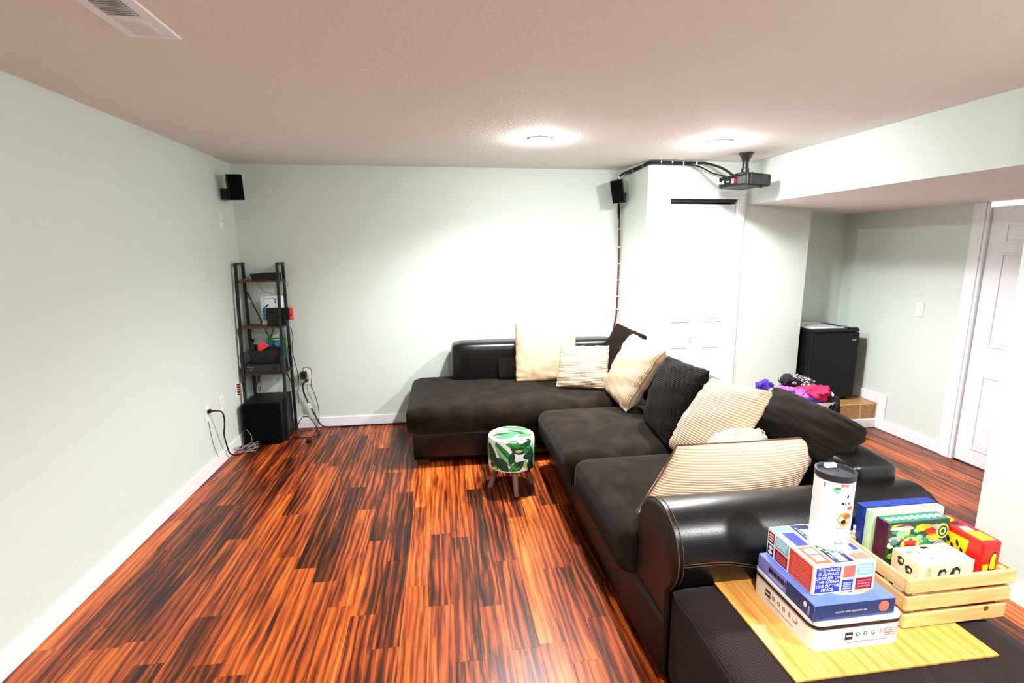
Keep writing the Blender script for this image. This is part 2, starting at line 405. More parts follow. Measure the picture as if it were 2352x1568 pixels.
struct('ceiling', M['ceil'], lambda bm: box(bm, (XL-.1, YREAR-.1, ZC), (XR+.1, YB+.1, ZC+.1)), label='textured off-white ceiling')
struct('wall_left', M['wall'], lambda bm: box(bm, (XL-.1, YREAR, 0), (XL, YB, ZC)), label='long pale sage wall on the left')
struct('wall_back', M['wall'], lambda bm: box(bm, (XL-.1, YB, 0), (XC0+.1, YB+.1, ZC)), label='pale sage wall behind the chaise')
struct('wall_closet_side', M['wall'], lambda bm: prism(bm, [(XC0, YB), (XC1, YC+.002), (XC1+.1, YC+.1), (XC0+.1, YB)], 'z', 0, ZC), label='short wall between the back wall and the closet')
DX0, DX1, DZ1 = 1.985, 2.62, 2.09     # closet opening
def f(bm):
    box(bm, (XC1, YC, 0), (DX0, YC+.1, ZC)); box(bm, (DX1, YC, 0), (XCR, YC+.1, ZC)); box(bm, (DX0, YC, DZ1), (DX1, YC+.1, ZC))
    box(bm, (XCR-.1, YC+.1, 0), (XCR, YA+.1, ZC))
struct('wall_closet_front', M['wall'], f, label='pale wall around the white closet door')
struct('wall_closet_inside', M['wall'], lambda bm: box(bm, (XC1+.1, 4.9, 0), (XCR-.1, 5.0, ZC)))
struct('wall_alcove_back', M['wall'], lambda bm: box(bm, (XCR, YA, 0), (XR, YA+.1, ZC)), label='back of the alcove behind the mini fridge')
RY0, RY1, RZ1 = 2.50, 3.285, 1.962    # right door opening along y
def f(bm):
    box(bm, (XR, RY1, 0), (XR+.1, YA+.1, ZC)); box(bm, (XR, .9, 0), (XR+.1, RY0, ZC)); box(bm, (XR, RY0, RZ1+.03), (XR+.1, RY1, ZC))
struct('wall_right', M['wall'], f, label='sage wall with light switch and white door')
struct('wall_right_rear', M['wall'], lambda bm: box(bm, (XP+.12, .8, 0), (XR+.1, .9, ZC)))
struct('wall_partition', M['wall'], lambda bm: box(bm, (XP, YREAR, 0), (XP+.12, YP, ZC)), label='near sage partition wall at right')
struct('wall_rear', M['wall'], lambda bm: box(bm, (XL-.1, YREAR-.1, 0), (XP+.12, YREAR, ZC)))
# bulkhead: painted face and ceiling-coloured underside
struct('wall_soffit', M['wall'], lambda bm: box(bm, (XS, .8, ZS0), (XS+.02, YC-.001, ZC-.001)), label='pale sage face of the dropped bulkhead')
struct('ceiling_soffit', M['ceil'], lambda bm: prism(bm, [(XS+.02, ZS0), (XR, ZS1), (XR, ZS1+.1), (XS+.02, ZS0+.1)], 'y', .9, YA), label='lowered ceiling under the bulkhead')
# lit room behind the right-hand door
def f(bm):
    box(bm, (5.0, 1.8, 0), (5.1, 4.0, 2.3)); box(bm, (4.1, 1.8, 2.2), (5.0, 4.0, 2.3)); box(bm, (4.1, 1.7, 0), (5.1, 1.8, 2.3)); box(bm, (4.1, 4.0, 0), (5.1, 4.1, 2.3))
struct('wall_room_beyond', M['white'], f)
# baseboards
BH, BT = .098, .014
def bb(bm, lo, hi): box(bm, lo, hi, bev=.004, seg=1)
struct('baseboard_left', M['white'], lambda bm: bb(bm, (XL, YREAR, 0), (XL+BT, YB, BH)))
struct('baseboard_back', M['white'], lambda bm: bb(bm, (XL+BT, YB-BT, 0), (XC0, YB, BH)))
STY, STZ = 4.03, .235
def f(bm):
    bb(bm, (XR-BT, RY1+.115, 0), (XR, STY-.101, BH)); bb(bm, (XR-BT, STY-.10, 0), (XR, STY-.017, STZ+.095))
    bb(bm, (XR-BT, STY-.0165, STZ+.0005), (XR, YA, STZ+.095))
struct('baseboard_right', M['white'], f)
struct('baseboard_step', M['white'], lambda bm: bb(bm, (2.78, STY-.016, 0), (XR-.0005, STY+.003, .085)))
struct('baseboard_partition', M['white'], lambda bm: bb(bm, (XP-BT, YREAR, 0), (XP, YP, BH)))
struct('baseboard_alcove', M['white'], lambda bm: bb(bm, (XCR, YA-BT, STZ), (XR-BT, YA, STZ+.095)))
struct('baseboard_rear', M['white'], lambda bm: bb(bm, (XL, YREAR, 0), (XP, YREAR+BT, BH)))
# tiled step
step = struct('floor_step', M['grout'], lambda bm: (box(bm, (2.78, STY+.004, 0), (XR, YC, STZ-.004)), box(bm, (XCR, YC, 0), (XR, YA, STZ-.004))), label='tan tiled step in the alcove')
tl = .305
for i in range(4):
    a = XR-.165-tl*i if i else XR-.165; b = XR-.0 if i == 0 else a+tl
    if i == 0: a, b = XR-.165, XR-.002
    else: a, b = XR-.165-tl*i, XR-.165-tl*(i-1)
    part('tile', M['tile'], step, lambda bm: box(bm, (a+.0065, STY, .088), (b-.0065, STY+.006, STZ-.009), bev=.002, seg=1))
    for j in range(2):
        c, d = STY+.002+tl*j, STY+tl*(j+1)
        if a < XCR and j: continue
        if a < XCR: d = YC-.002
        ox = .13
        part('tile', M['tile'], step, lambda bm: box(bm, (max(a-ox, 2.8)+.004, c+.004, STZ-.006), (min(b-ox if i else XR, XR)-.004, min(d, YA)-.004, STZ), bev=.002, seg=1))
# ---- closet door_1 (two narrow panelled leaves with track)
def panel_leaf(bm, lo, hi, panels, axis):
    """slab with recessed-and-raised panels on the room side; axis 'y': face at lo.y ; axis 'x': face at lo.x"""
    box(bm, lo, hi)
    for (u0, u1, z0, z1) in panels:
        for k, (ins, dep) in enumerate(((0, .006), (.012, .0), (.03, .007))):
            pass
def raised(bm, u0, u1, z0, z1, face, axis, sgn):
    # a moulding frame standing 6 mm proud around a raised field: four bevelled strips + field
    def bx(a, b, c, d, t, bev):
        if axis == 'y': box(bm, (a, face-t, c), (b, face+.002, d), bev=bev, seg=1)
        else: box(bm, (face-t, a, c), (face+.002, b, d), bev=bev, seg=1)
    wv = .016
    bx(u0, u1, z0, z0+wv, .007, .003); bx(u0, u1, z1-wv, z1, .007, .003); bx(u0, u0+wv, z0+wv+.0004, z1-wv-.0004, .007, .003); bx(u1-wv, u1, z0+wv+.0004, z1-wv-.0004, .007, .003)
    bx(u0+wv+.012, u1-wv-.012, z0+wv+.012, z1-wv-.012, .005, .004)
YD = YC+.02
door1 = struct('door_1', M['door'], lambda bm: box(bm, (DX0+.004, YD+.002, .012), (DX0+.008, YD+.03, .02)), label='white panelled bifold closet door')
mid = (DX0+DX1)/2
for (a, b) in ((DX0+.006, mid-.0015), (mid+.0015, DX1-.007)):
    leaf = part('door_leaf', M['door'], door1, lambda bm: box(bm, (a, YD, .012), (b, YD+.03, DZ1-.045), bev=.002, seg=1))
    for z0, z1 in ((.19, .775), (1.0, 1.65), (1.72, 1.94)):
        part('door_panel', M['door'], leaf, lambda bm: raised(bm, a+.065, b-.065, z0, z1, YD, 'y', -1))
part('door_knob', M['wplastic'], door1, lambda bm: lathe(bm, [(.006, 0), (.006, -.012), (.015, -.018), (.018, -.026), (.014, -.034), (0.001, -.036)], (mid-.055, YD, .87), 16, 'y'), True)
part('door_track', M['blackm'], door1, lambda bm: box(bm, (DX0+.004, YD-.004, DZ1-.03), (DX1-.004, YD+.035, DZ1-.0045)))
def casing(bm):
    for a, b in ((DX0-.068, DX0+.003), (DX1-.003, DX1+.068)):
        box(bm, (a, YC-.018, .0005), (b, YC+.06, DZ1-.0035), bev=.004, seg=1); box(bm, (a+.014, YC-.024, .0005), (b-.022, YC-.0175, DZ1-.004), bev=.003, seg=1)
    box(bm, (DX0-.068, YC-.018, DZ1-.003), (DX1+.068, YC+.06, DZ1+.068), bev=.004, seg=1); box(bm, (DX0-.05, YC-.024, DZ1+.02), (DX1+.05, YC-.0175, DZ1+.056), bev=.003, seg=1)
struct('trim_1', M['white'], casing, label='white casing around the closet door')
# ---- right door_2 (six panel) facing -x
XD = XR+.006
door2 = struct('door_2', M['door'], lambda bm: box(bm, (XD, RY0+.006, .012), (XD+.035, RY1-.006, RZ1-.012), bev=.002, seg=1), label='white six-panel door at right')
for a, b in ((RY0+.115, RY0+.355), (RY1-.355, RY1-.115)):
    for z0, z1 in ((.13, .71), (.93, 1.62), (1.68, 1.83)):
        part('door_panel', M['door'], door2, lambda bm: raised(bm, a, b, z0, z1, XD, 'x', -1))
part('door_knob', M['chrome'], door2, lambda bm: lathe(bm, [(.03, 0), (.03, -.006), (.011, -.012), (.011, -.035), (.026, -.042), (.028, -.055), (.015, -.066), (.001, -.068)], (XD, RY0+.07, .86), 18, 'x'), True)
def casing(bm):
    for a, b in ((RY1-.003, RY1+.115), (RY0-.115, RY0+.003)):
        box(bm, (XR-.016, a, .0005), (XR+.06, b, ZS1-.0005), bev=.004, seg=1); box(bm, (XR-.023, a+.022, .0005), (XR-.0155, b-.03, ZS1-.001), bev=.003, seg=1)
struct('trim_2', M['white'], casing, label='white casing beside the six-panel door')

# ================================================================== CEILING LIGHTS
M['lens'] = emit('glowing_lens', (250, 252, 255), LENS_E)
names = ['round recessed ceiling light nearest the back wall centre', 'round recessed ceiling light beside the projector', 'round recessed ceiling light above the plank floor behind the camera', 'round recessed ceiling light above the ottoman behind the camera']
for (x, y, k_), lb in zip(LAMPS, names):
    t = thing('recessed_light', lb, 'ceiling light', (x, y, ZC), 'recessed ceiling lights')
    part('trim_ring', M['white'], t, lambda bm: lathe(bm, [(.062, -.001), (.064, -.010), (.08, -.008), (.088, -.0005)], (x, y, ZC), 40), True)
    part('lens', M['lens'], t, lambda bm: lathe(bm, [(.061, -.002), (.064, -.012), (.060, -.022), (.048, -.030), (.030, -.035), (.014, -.037), (.002, -.0375)], (x, y, ZC), 40), True)
    ld = bpy.data.lights.new('downlight', 'SPOT'); ld.energy = SPOT_W*k_; ld.spot_size = radians(150); ld.spot_blend = .55; ld.shadow_soft_size = .05; ld.color = (.97, .985, 1)
    lo = bpy.data.objects.new('bulb', ld); COL.objects.link(lo); lo.parent = t; lo.location = (0, 0, -.042)
ld = bpy.data.lights.new('room_beyond_light', 'POINT'); ld.energy = 30; ld.shadow_soft_size = .08
lo = bpy.data.objects.new('room_beyond_light', ld); COL.objects.link(lo); lo.location = (4.6, 2.9, 2.0)

# ================================================================== SOFA
def grooves(bm, pts, r=.0022): tube(bm, pts, r, 5)
# chaise unit along the back wall
ch = thing('chaise_sofa', 'dark brown chaise section with black leather back against the back wall', 'sofa', (.7, 4.2, 0))
CX0, CX1, CY0, CY1 = -.27, 1.66, 3.74, 4.78
part('base', M['leather'], ch, lambda bm: soft_box(bm, (CX0+.015, CY0+.02, .05), (CX1, CY1, .29), .02, n=4), True)
def f(bm):
    soft_box(bm, (CX0-.03, CY0-.03, .26), (CX1-.02, CY1-.002, .475), .075, crown=.014, n=14)
part('seat_cushion', M['suede'], ch, f, True)
def f(bm):
    soft_box(bm, (.075, CY1-.25, .30), (CX1, CY1, .825), .07, n=10)
part('backrest', M['leather'], ch, f, True)
for (x, y) in ((CX0+.05, CY0+.06), (CX1-.12, CY0+.06), (CX0+.05, CY1-.14), (CX1-.12, CY1-.14)):
    part('foot', M['foot'], ch, lambda bm: box(bm, (x, y, 0), (x+.09, y+.07, .055), bev=.006))
# main run towards the camera
ms = thing('leather_sofa', 'long sofa run with brown suede seats and black leather arm', 'sofa', (1.3, 2.7, 0))
SX0, SX1 = .755, 1.92
part('base', M['leatherb'], ms, lambda bm: soft_box(bm, (SX0+.03, 1.60, .03), (SX1-.02, 3.69, .29), .02, n=4), True)
part('seat_cushion', M['suede'], ms, lambda bm: soft_box(bm, (SX0-.06, 2.71, .25), (1.62, 3.64, .468), .07, crown=.022, n=12), True)
part('seat_cushion', M['suede'], ms, lambda bm: soft_box(bm, (SX0-.03, 1.885, .25), (1.62, 2.705, .474), .07, crown=.022, n=12), True)
def f(bm): soft_box(bm, (1.66, 1.75, .25), (1.905, 4.2, .785), .06, n=10)
part('backrest', M['leather'], ms, f, True)
# scrolled arm, profile in y-z extruded along x
def arm_profile():
    pts = [(1.60, .03), (1.60, .40), (1.572, .44)]
    for k in range(15):
        a = radians(205-k*(205+8)/14); pts.append((1.715+.175*cos(a), .535+.165*sin(a)))
    pts += [(1.885, .45), (1.885, .03)]
    return pts
AP = arm_profile()
part('arm', M['leather'], ms, lambda bm: prism(bm, AP, 'x', .815, 1.93), 'auto')
AF = [(y, z) for y, z in AP]
def f(bm):
    c = (1.72, .36); inn = [(c[0]+(y-c[0])*.93, c[1]+(z-c[1])*.95) for y, z in AF]
    A = [bm.verts.new((.818, y, z)) for y, z in AF]; B = [bm.verts.new((.806, c[0]+(y-c[0])*.985, c[1]+(z-c[1])*.985)) for y, z in AF]; C_ = [bm.verts.new((.798, y, z)) for y, z in inn]
    n = len(AF)
    for P, Q in ((A, B), (B, C_)):
        for k in range(n): bm.faces.new((P[k], P[(k+1) % n], Q[(k+1) % n], Q[k]))
    bm.faces.new(C_)
fp = part('arm_front', M['leatherb'], ms, f, 'auto')
def f(bm):
    P = [(.813, y-.002 if y < 1.7 else y+.001, z+.0015) for y, z in AP[1:-1]]
    tube(bm, P, .0028, 6); tube(bm, [(.832, y-.001, z+.001) for y, z in AP[2:-3]], .0018, 5)
part('seam_stitching', M['thread'], ms, f, True)
def arm_y(z): return 1.715-.175*math.sqrt(max(0, 1-((z-.535)/.165)**2))-.001
def f(bm):
    for dz in (0, .010):
        tube(bm, [(x_, arm_y(z_-dz), z_-dz) for x_, z_ in ((.835, .545), (.93, .546), (1.0, .542), (1.06, .530), (1.13, .512), (1.2, .497), (1.35, .475))], .0016, 5, 4)
part('seam_stitching', M['thread'], ms, f, True)
part('foot', M['foot'], ms, lambda bm: box(bm, (.83, 3.4, 0), (.9, 3.47, .04)))
part('foot', M['foot'], ms, lambda bm: box(bm, (1.8, 1.68, 0), (1.87, 1.75, .04)))
part('foot', M['foot'], ms, lambda bm: box(bm, (.84, 1.68, 0), (.91, 1.75, .04)))
part('foot', M['foot'], ms, lambda bm: box(bm, (1.8, 3.5, 0), (1.87, 3.57, .04)))

# ------------------------------------------------------------------ pillows
def pillow(name, label, bl, br, tr, tl, t, m, cat='pillow', group=None, wr=.010, seed=0, piping=None, pinch=.07, power=.42, sag=0, n=34, rc=.05):
    bl, br, tr, tl = map(Vector, (bl, br, tr, tl)); ctr = (bl+br+tr+tl)/4
    nrm = ((br-bl).cross(tl-bl)).normalized(); W_, H_ = (br-bl).length, (tl-bl).length
    rnd = random.Random(seed); ph = [rnd.uniform(0, 6.28) for _ in range(8)]
    def base(u, v):
        uu = u*(1-pinch*(1-v*v)*abs(u)); vv = v*(1-pinch*(1-u*u)*abs(v)); a, b = (uu+1)/2, (vv+1)/2
        p = bl*(1-a)*(1-b)+br*a*(1-b)+tr*a*b+tl*(1-a)*b
        return ctr+(p-ctr)*(1-rc*(u*u*v*v)**1.5)
    def th(u, v):
        e = max(0, (1-u*u)*(1-v*v)); s = e**power
        belly = 1+sag*(-v)*.5
        wrk = (sin(7*u+3*v+ph[0])*.5+sin(11*v-4*u+ph[1])*.4+sin(17*u+9*v+ph[2])*.25+sin(23*v+5*u+ph[3])*.2)*wr*(e**.3)*(1-.55*e)
        du, dv = 1-abs(u), 1-abs(v)
        ed = math.exp(-du/.2)*min(1, du*14)*sin(19*v+3*sin(5*v+ph[5])+ph[6]*(1 if u > 0 else 2))+math.exp(-dv/.2)*min(1, dv*14)*sin(17*u+3*sin(6*u+ph[7])+ph[5]*(1 if v > 0 else 2))
        return t/2*s*belly+wrk+ed*wr*.75
    bm = bm_new(); uvl = bm.loops.layers.uv.new('UVMap'); F_, B_ = {}, {}
    g = [-cos(pi*i/n) for i in range(n+1)]
    g = [.5*a+.5*(-1+2*i/n) for i, a in enumerate(g)]
    for i in range(n+1):
        for j in range(n+1):
            u, v = g[i], g[j]; edge = i in (0, n) or j in (0, n); p = base(u, v)
            if edge:
                wob = sin(9*u+13*v+ph[4])*.004
                inw = (ctr-p).normalized()*(sin(23*(u+v)+ph[2])*.5+sin(11*(u-v)+ph[3])*.5)*wr*.35
                F_[i, j] = B_[i, j] = bm.verts.new(p+nrm*wob+inw)
            else:
                h = th(u, v); F_[i, j] = bm.verts.new(p+nrm*h); B_[i, j] = bm.verts.new(p-nrm*(h*.9))
    for D_, flip in ((F_, 0), (B_, 1)):
        for i in range(n):
            for j in range(n):
                k = [(i, j), (i+1, j), (i+1, j+1), (i, j+1)]; k = k[::-1] if flip else k
                fc = bm.faces.new([D_[q] for q in k]); fc.smooth = True
                for l, q in zip(fc.loops, k): l[uvl].uv = ((g[q[0]]+1)/2*W_, (g[q[1]]+1)/2*H_+(5 if flip else 0))
    o = obj(name, bm, m, None, True, loc=ctr); tag(o, label, cat, group)
    if piping:
        ring = [(g[i], -1) for i in range(n+1)]+[(1, g[j]) for j in range(1, n+1)]+[(g[i], 1) for i in range(n-1, -1, -1)]+[(-1, g[j]) for j in range(n-1, 0, -1)]
        b2 = bm_new(); tube(b2, [base(*q)+nrm*.004 for q in ring], .0045, 6, closed=True); obj('piping', b2, piping, o, True)
    return o
G = 'throw pillows on the sectional'
pillow('throw_pillow', 'dark brown pillow mostly hidden behind the large cream pillow on the chaise', (.49, 4.47, .50), (.95, 4.47, .50), (.95, 4.53, .68), (.49, 4.53, .68), .06, M['plain_dark'], group=G, seed=1, pinch=.02, wr=.002)
pillow('throw_pillow', 'large square cream pillow upright against the chaise back', (.63, 4.37, .475), (1.20, 4.37, .475), (1.23, 4.50, 1.02), (.645, 4.50, 1.02), .15, M['cord_plain'], group=G, seed=2, pinch=.035, wr=.012)
pillow('throw_pillow', 'small cream corduroy pillow leaning on the large cream pillow', (.935, 4.10, .495), (1.375, 3.98, .485), (1.43, 4.13, .85), (1.0, 4.20, .85), .13, M['cord_cream'], group=G, seed=3, pinch=.06, wr=.012)
pillow('throw_pillow', 'dark brown pillow wedged in the corner below the wall speaker', (1.36, 4.40, .55), (1.60, 4.06, .52), (1.82, 4.24, .90), (1.60, 4.46, 1.0), .16, M['plain_dark'], group=G, seed=4, pinch=.06)
pillow('throw_pillow', 'slouching cream corduroy pillow between the corner and a dark pillow', (1.33, 3.97, .50), (1.30, 3.37, .475), (1.55, 3.26, .975), (1.53, 3.86, 1.0), .22, M['cord_cream_v'], group=G, seed=5, wr=.016)
pillow('throw_pillow', 'dark brown corduroy pillow between two cream pillows', (1.37, 3.22, .485), (1.32, 2.70, .48), (1.56, 2.70, .965), (1.52, 3.20, .955), .20, M['cord_dark'], group=G, seed=6, wr=.010)
pillow('throw_pillow', 'cream corduroy pillow beside the big dark pillow', (1.32, 2.735, .48), (1.34, 2.20, .49), (1.56, 2.13, 1.0), (1.53, 2.64, .94), .20, M['cord_cream'], group=G, seed=7, wr=.008)
pillow('throw_pillow', 'big dark brown pillow slumped over the sofa back and arm', (1.65, 2.58, .66), (1.66, 1.86, .70), (1.83, 1.83, .90), (1.82, 2.47, .925), .25, M['plain_dark'], group=G, seed=8, wr=.014, rc=.13)
pillow('folded_blanket', 'rumpled pale grey blanket tucked behind the front cream pillow', (1.15, 2.14, .50), (1.62, 2.14, .50), (1.55, 2.18, .79), (1.28, 2.18, .77), .10, M['grey_cloth'], cat='blanket', seed=9, wr=.024, pinch=-.13)
pillow('throw_pillow', 'wide cream ribbed pillow with piping leaning against the leather arm', (.835, 2.01, .49), (1.58, 1.99, .51), (1.755, 2.02, .80), (1.02, 2.02, .80), .22, M['cord_cream'], group=G, seed=10, wr=.005, piping=M['thread'], pinch=.03, rc=.0, power=.5)

# ------------------------------------------------------------------ leaf stool
st = thing('footstool', 'round stool with green palm leaf print and wooden legs', 'stool', (.455, 3.345, 0))
SC = Vector((.455, 3.345, 0)); SR = .163
body = part('seat', M['leafw'], st, lambda bm: lathe(bm, [(.002, .165), (SR-.012, .165), (SR-.003, .172), (SR, .19), (SR, .37), (SR-.004, .386), (SR-.02, .395), (.002, .399)], SC, 48), 'auto')
def on_drum(s, z, lift):  # s metres round the drum from the side that faces the camera, up and over onto the top
    a0 = -pi/2; rr = SR+lift
    if z <= .382:
        a = a0+s/SR; return Vector((SC.x+rr*cos(a), SC.y+rr*sin(a), z))
    k = z-.382; a = a0+s/SR; r2 = max(SR-.008-k, 0)
    return Vector((SC.x+r2*cos(a), SC.y+r2*sin(a), .3945+.0045*min(1, k/.1)+lift*.6))
def leaf(s0, z0, ang, ln, wd, m, lift=.0006, bend=0):
    bm = bm_new(); K = 14; rows = []
    for i in range(K+1):
        t = i/K; hw = wd*(sin(pi*min(1, t*1.02))**.75)*(1-.35*t); a = ang+bend*t
        cs, cz = s0+ln*t*cos(ang+bend*t/2), z0+ln*t*sin(ang+bend*t/2)
        rows.append([(cs-hw*q*sin(a)*-1*-1, cz+hw*q*cos(a)) for q in (-1, -.5, 0, .5, 1)])
    vs = [[bm.verts.new(on_drum(s, max(.172, z), lift*(1 if abs(j-2) else 1.3))) for j, (s, z) in enumerate(r)] for r in rows]
    for A, B in zip(vs, vs[1:]):
        for k in range(4): bm.faces.new((A[k], A[k+1], B[k+1], B[k]))
    return obj('leaf_print', bm, m, body, True)
R_ = [(-.14, .38, -.95, .26, .035, 'green', .3), (-.15, .36, -.85, .24, .016, 'ltgreen', .3), (-.21, .36, -1.2, .2, .035, 'dkgreen', .2),
      (-.03, .36, -.45, .13, .03, 'dkgreen', 0), (-.06, .375, -.15, .2, .022, 'green', -.3), (.02, .33, .25, .13, .028, 'dkgreen', .3), (.05, .355, -.35, .14, .03, 'green', -.7), (.13, .33, -1.5, .15, .028, 'dkgreen', -.1),
      (.06, .275, .05, .1, .025, 'dkgreen', 0), (-.03, .23, 1.35, .1, .02, 'dkgreen', 0), (-.13, .27, -.9, .13, .035, 'dkgreen', .3), (-.02, .185, .65, .12, .028, 'dkgreen', -.2), (-.04, .19, .3, .09, .02, 'green', 0), (.09, .19, 1.9, .06, .018, 'olive', 0),
      (-.16, .24, -1.2, .08, .016, 'olive', 0), (.1, .24, -1.0, .1, .03, 'dkgreen', .2), (.0, .325, -.05, .06, .010, 'olive', 0), (-.19, .2, .4, .08, .02, 'dkgreen', 0), (.2, .3, -1.4, .14, .03, 'green', 0), (.24, .36, -1.8, .16, .03, 'dkgreen', 0),
      (-.26, .36, -1.3, .16, .035, 'green', .3), (-.3, .3, -1.5, .14, .03, 'dkgreen', 0), (.3, .34, -1.5, .16, .035, 'green', 0), (.38, .3, -1.3, .14, .03, 'dkgreen', 0), (-.38, .3, -1.7, .14, .03, 'green', 0), (.46, .32, -1.5, .15, .03, 'green', 0), (-.46, .36, -1.5, .17, .03, 'dkgreen', 0)]
for k, (s, z, a, ln, wd, m, bd) in enumerate(R_): leaf(s, z, a, ln, wd*1.3, M[m], .0005+.00012*k, bd)
for k, (s, z, a, ln, wd, m, bd) in enumerate(((-.135, .385, -.92, .27, .005, 'dkgreen', .3), (.055, .352, -.38, .14, .004, 'dkgreen', -.7), (-.245, .33, -1.25, .15, .004, 'ltgreen', .2), (.14, .375, -1.2, .2, .012, 'ltgreen', -.2), (-.1, .30, -.9, .12, .003, 'ltgreen', .3))): leaf(s, z, a, ln, wd, M[m], .0042+.0001*k, bd)
def top_leaf(x0, y0, a, ln, wd, m, bend, k):
    bm = bm_new(); K = 12; rows = []
    for i in range(K+1):
        t = i/K; hw = wd*(sin(pi*min(1, t*1.02))**.75)*(1-.3*t); aa = a+bend*t
        cx, cy = x0+ln*t*cos(a+bend*t/2), y0+ln*t*sin(a+bend*t/2); row = []
        for q in (-1, 0, 1):
            px, py = cx-hw*q*sin(aa), cy+hw*q*cos(aa); r = math.hypot(px, py)
            if r > SR-.022: px, py = px*(SR-.022)/r, py*(SR-.022)/r; r = SR-.022
            row.append(bm.verts.new((SC.x+px, SC.y+py, .399-.004*r/(SR-.02)+.0006+.0001*k)))
        rows.append(row)
    for A, B in zip(rows, rows[1:]):
        for k2 in range(2): bm.faces.new((A[k2], A[k2+1], B[k2+1], B[k2]))
    obj('leaf_print', bm, m, body, True)
for k, a in enumerate([(-.13, .04, .35, .26, .03, M['ltgreen'], -.5), (-.06, .12, -.1, .2, .028, M['green'], -.5), (-.14, -.04, .5, .2, .03, M['dkgreen'], -.6), (-.11, -.06, .3, .22, .022, M['green'], -.2), (.0, .03, -.3, .16, .03, M['ltgreen'], .1), (.05, .0, -.9, .12, .026, M['dkgreen'], .4), (-.1, -.11, .1, .2, .02, M['ltgreen'], 0), (-.15, .02, .15, .3, .035, M['ltgreen'], -.35), (-.14, .015, .15, .29, .006, M['green'], -.35), (.02, .09, -.2, .14, .03, M['green'], -.4), (-.13, -.07, -.2, .16, .03, M['green'], .5), (.03, -.08, .3, .12, .028, M['green'], .3), (-.02, .05, -.6, .13, .02, M['dkgreen'], .3)]): top_leaf(*a, k)
for (dx, dy) in ((-.155, .005), (.012, -.168), (.152, .012), (-.005, .17)):
    part('leg', M['legwood'], st, lambda bm: tube(bm, [(SC.x+dx, SC.y+dy, 0), (SC.x+dx*.62, SC.y+dy*.62, .168)], [.0175, .021], 14), 'auto')

# ================================================================== OTTOMAN AND WHAT STANDS ON IT
ZO = .43
ot = thing('ottoman', 'dark aubergine corduroy ottoman in front of the leather arm', 'ottoman', (1.3, 1.2, 0))
b = part('body', M['ott'], ot, lambda bm: soft_box(bm, (.805, .62, .05), (1.80, 1.588, ZO), .03, n=10), True)
quad_uv(b, lambda c: (c.x, c.y) if abs(c.z-(ZO)) < .03 else (c.x+c.y, c.z))
for x_, y_ in ((.86, .68), (1.69, .68), (.86, 1.48), (1.69, 1.48)): part('foot', M['foot'], ot, lambda bm: box(bm, (x_, y_, 0), (x_+.06, y_+.06, .055), bev=.005))
bd = tag(part('bamboo_board', M['board'], None, lambda bm: box(bm, (.975, 1.13, ZO+.0005), (1.655, 1.582, ZO+.009), bev=.002)), 'honey coloured slatted bamboo mat lying on the ottoman', 'mat')
for k in range(16):
    xx = .975+.68*(k+1)/17; part('slat_groove', M['knot'], bd, lambda bm: box(bm, (xx-.0005, 1.133, ZO+.0088), (xx+.0005, 1.579, ZO+.0092)))
ZB = ZO+.0095
X, Y, Z = Vector((1, 0, 0)), Vector((0, 1, 0)), Vector((0, 0, 1))
# white game box
wb = thing('game_box', 'white board game box with black rim, bottom of the stack', 'box', (1.245, 1.37, ZB), 'stacked games on the ottoman')
wx0, wx1, wy0, wy1 = 1.092, 1.402, 1.218, 1.522
def rrect(x0, x1, y0, y1, r, n=6):
    P = []
    for cx, cy, a0 in ((x1-r, y1-r, 0), (x0+r, y1-r, 90), (x0+r, y0+r, 180), (x1-r, y0+r, 270)):
        P += [(cx+r*cos(radians(a0+90*k/n)), cy+r*sin(radians(a0+90*k/n))) for k in range(n+1)]
    return P
part('box_base', M['paper'], wb, lambda bm: prism(bm, rrect(wx0, wx1, wy0, wy1, .03), 'z', ZB, ZB+.076), 'auto')
part('box_rim', M['ink'], wb, lambda bm: prism(bm, rrect(wx0-.002, wx1+.002, wy0-.002, wy1+.002, .031), 'z', ZB+.076, ZB+.087), 'auto')
part('box_lid', M['paper'], wb, lambda bm: prism(bm, rrect(wx0-.001, wx1+.001, wy0-.001, wy1+.001, .03), 'z', ZB+.087, ZB+.098), 'auto')
for at, u in (((wx0+.11, wy0, ZB), X), ((wx0, wy1-.075, ZB), -Y)):
    n_ = u.cross(Z)
    pb = patch('print_block', rect(0, .030, .026, .056), at, u, Z, M['ink'], wb)
    word_rows('small_print', .002, .039, .024, .047, 1, at, u, Z, M['paper'], wb, .7, 3)
    for k, chx in enumerate('DOG'): textmesh('lettering', chx, .019, Vector(at)+u*(.044+.026*k)+Z*.046, u, Z, M['ink'], wb)
    textmesh('lettering', '8', .024, Vector(at)+u*.124+Z*.048, u, Z, M['greyink'], wb)
    ring = ell(.150, .048, .0115, .0115)
    patch('print_globe', ring, at, u, Z, M['greyink'], wb); patch('print_globe', ell(.148, .051, .0075, .0075), at, u, Z, M['paper'], wb, .0007)
    word_rows('small_print', 0, .018, .155, .024, 1, at, u, Z, M['greyink'], wb, .5, 5)
word_rows('small_print', .245, .03, .295, .06, 4, (wx0, wy0, ZB), X, Z, M['pinkt'], wb, .35, 8)
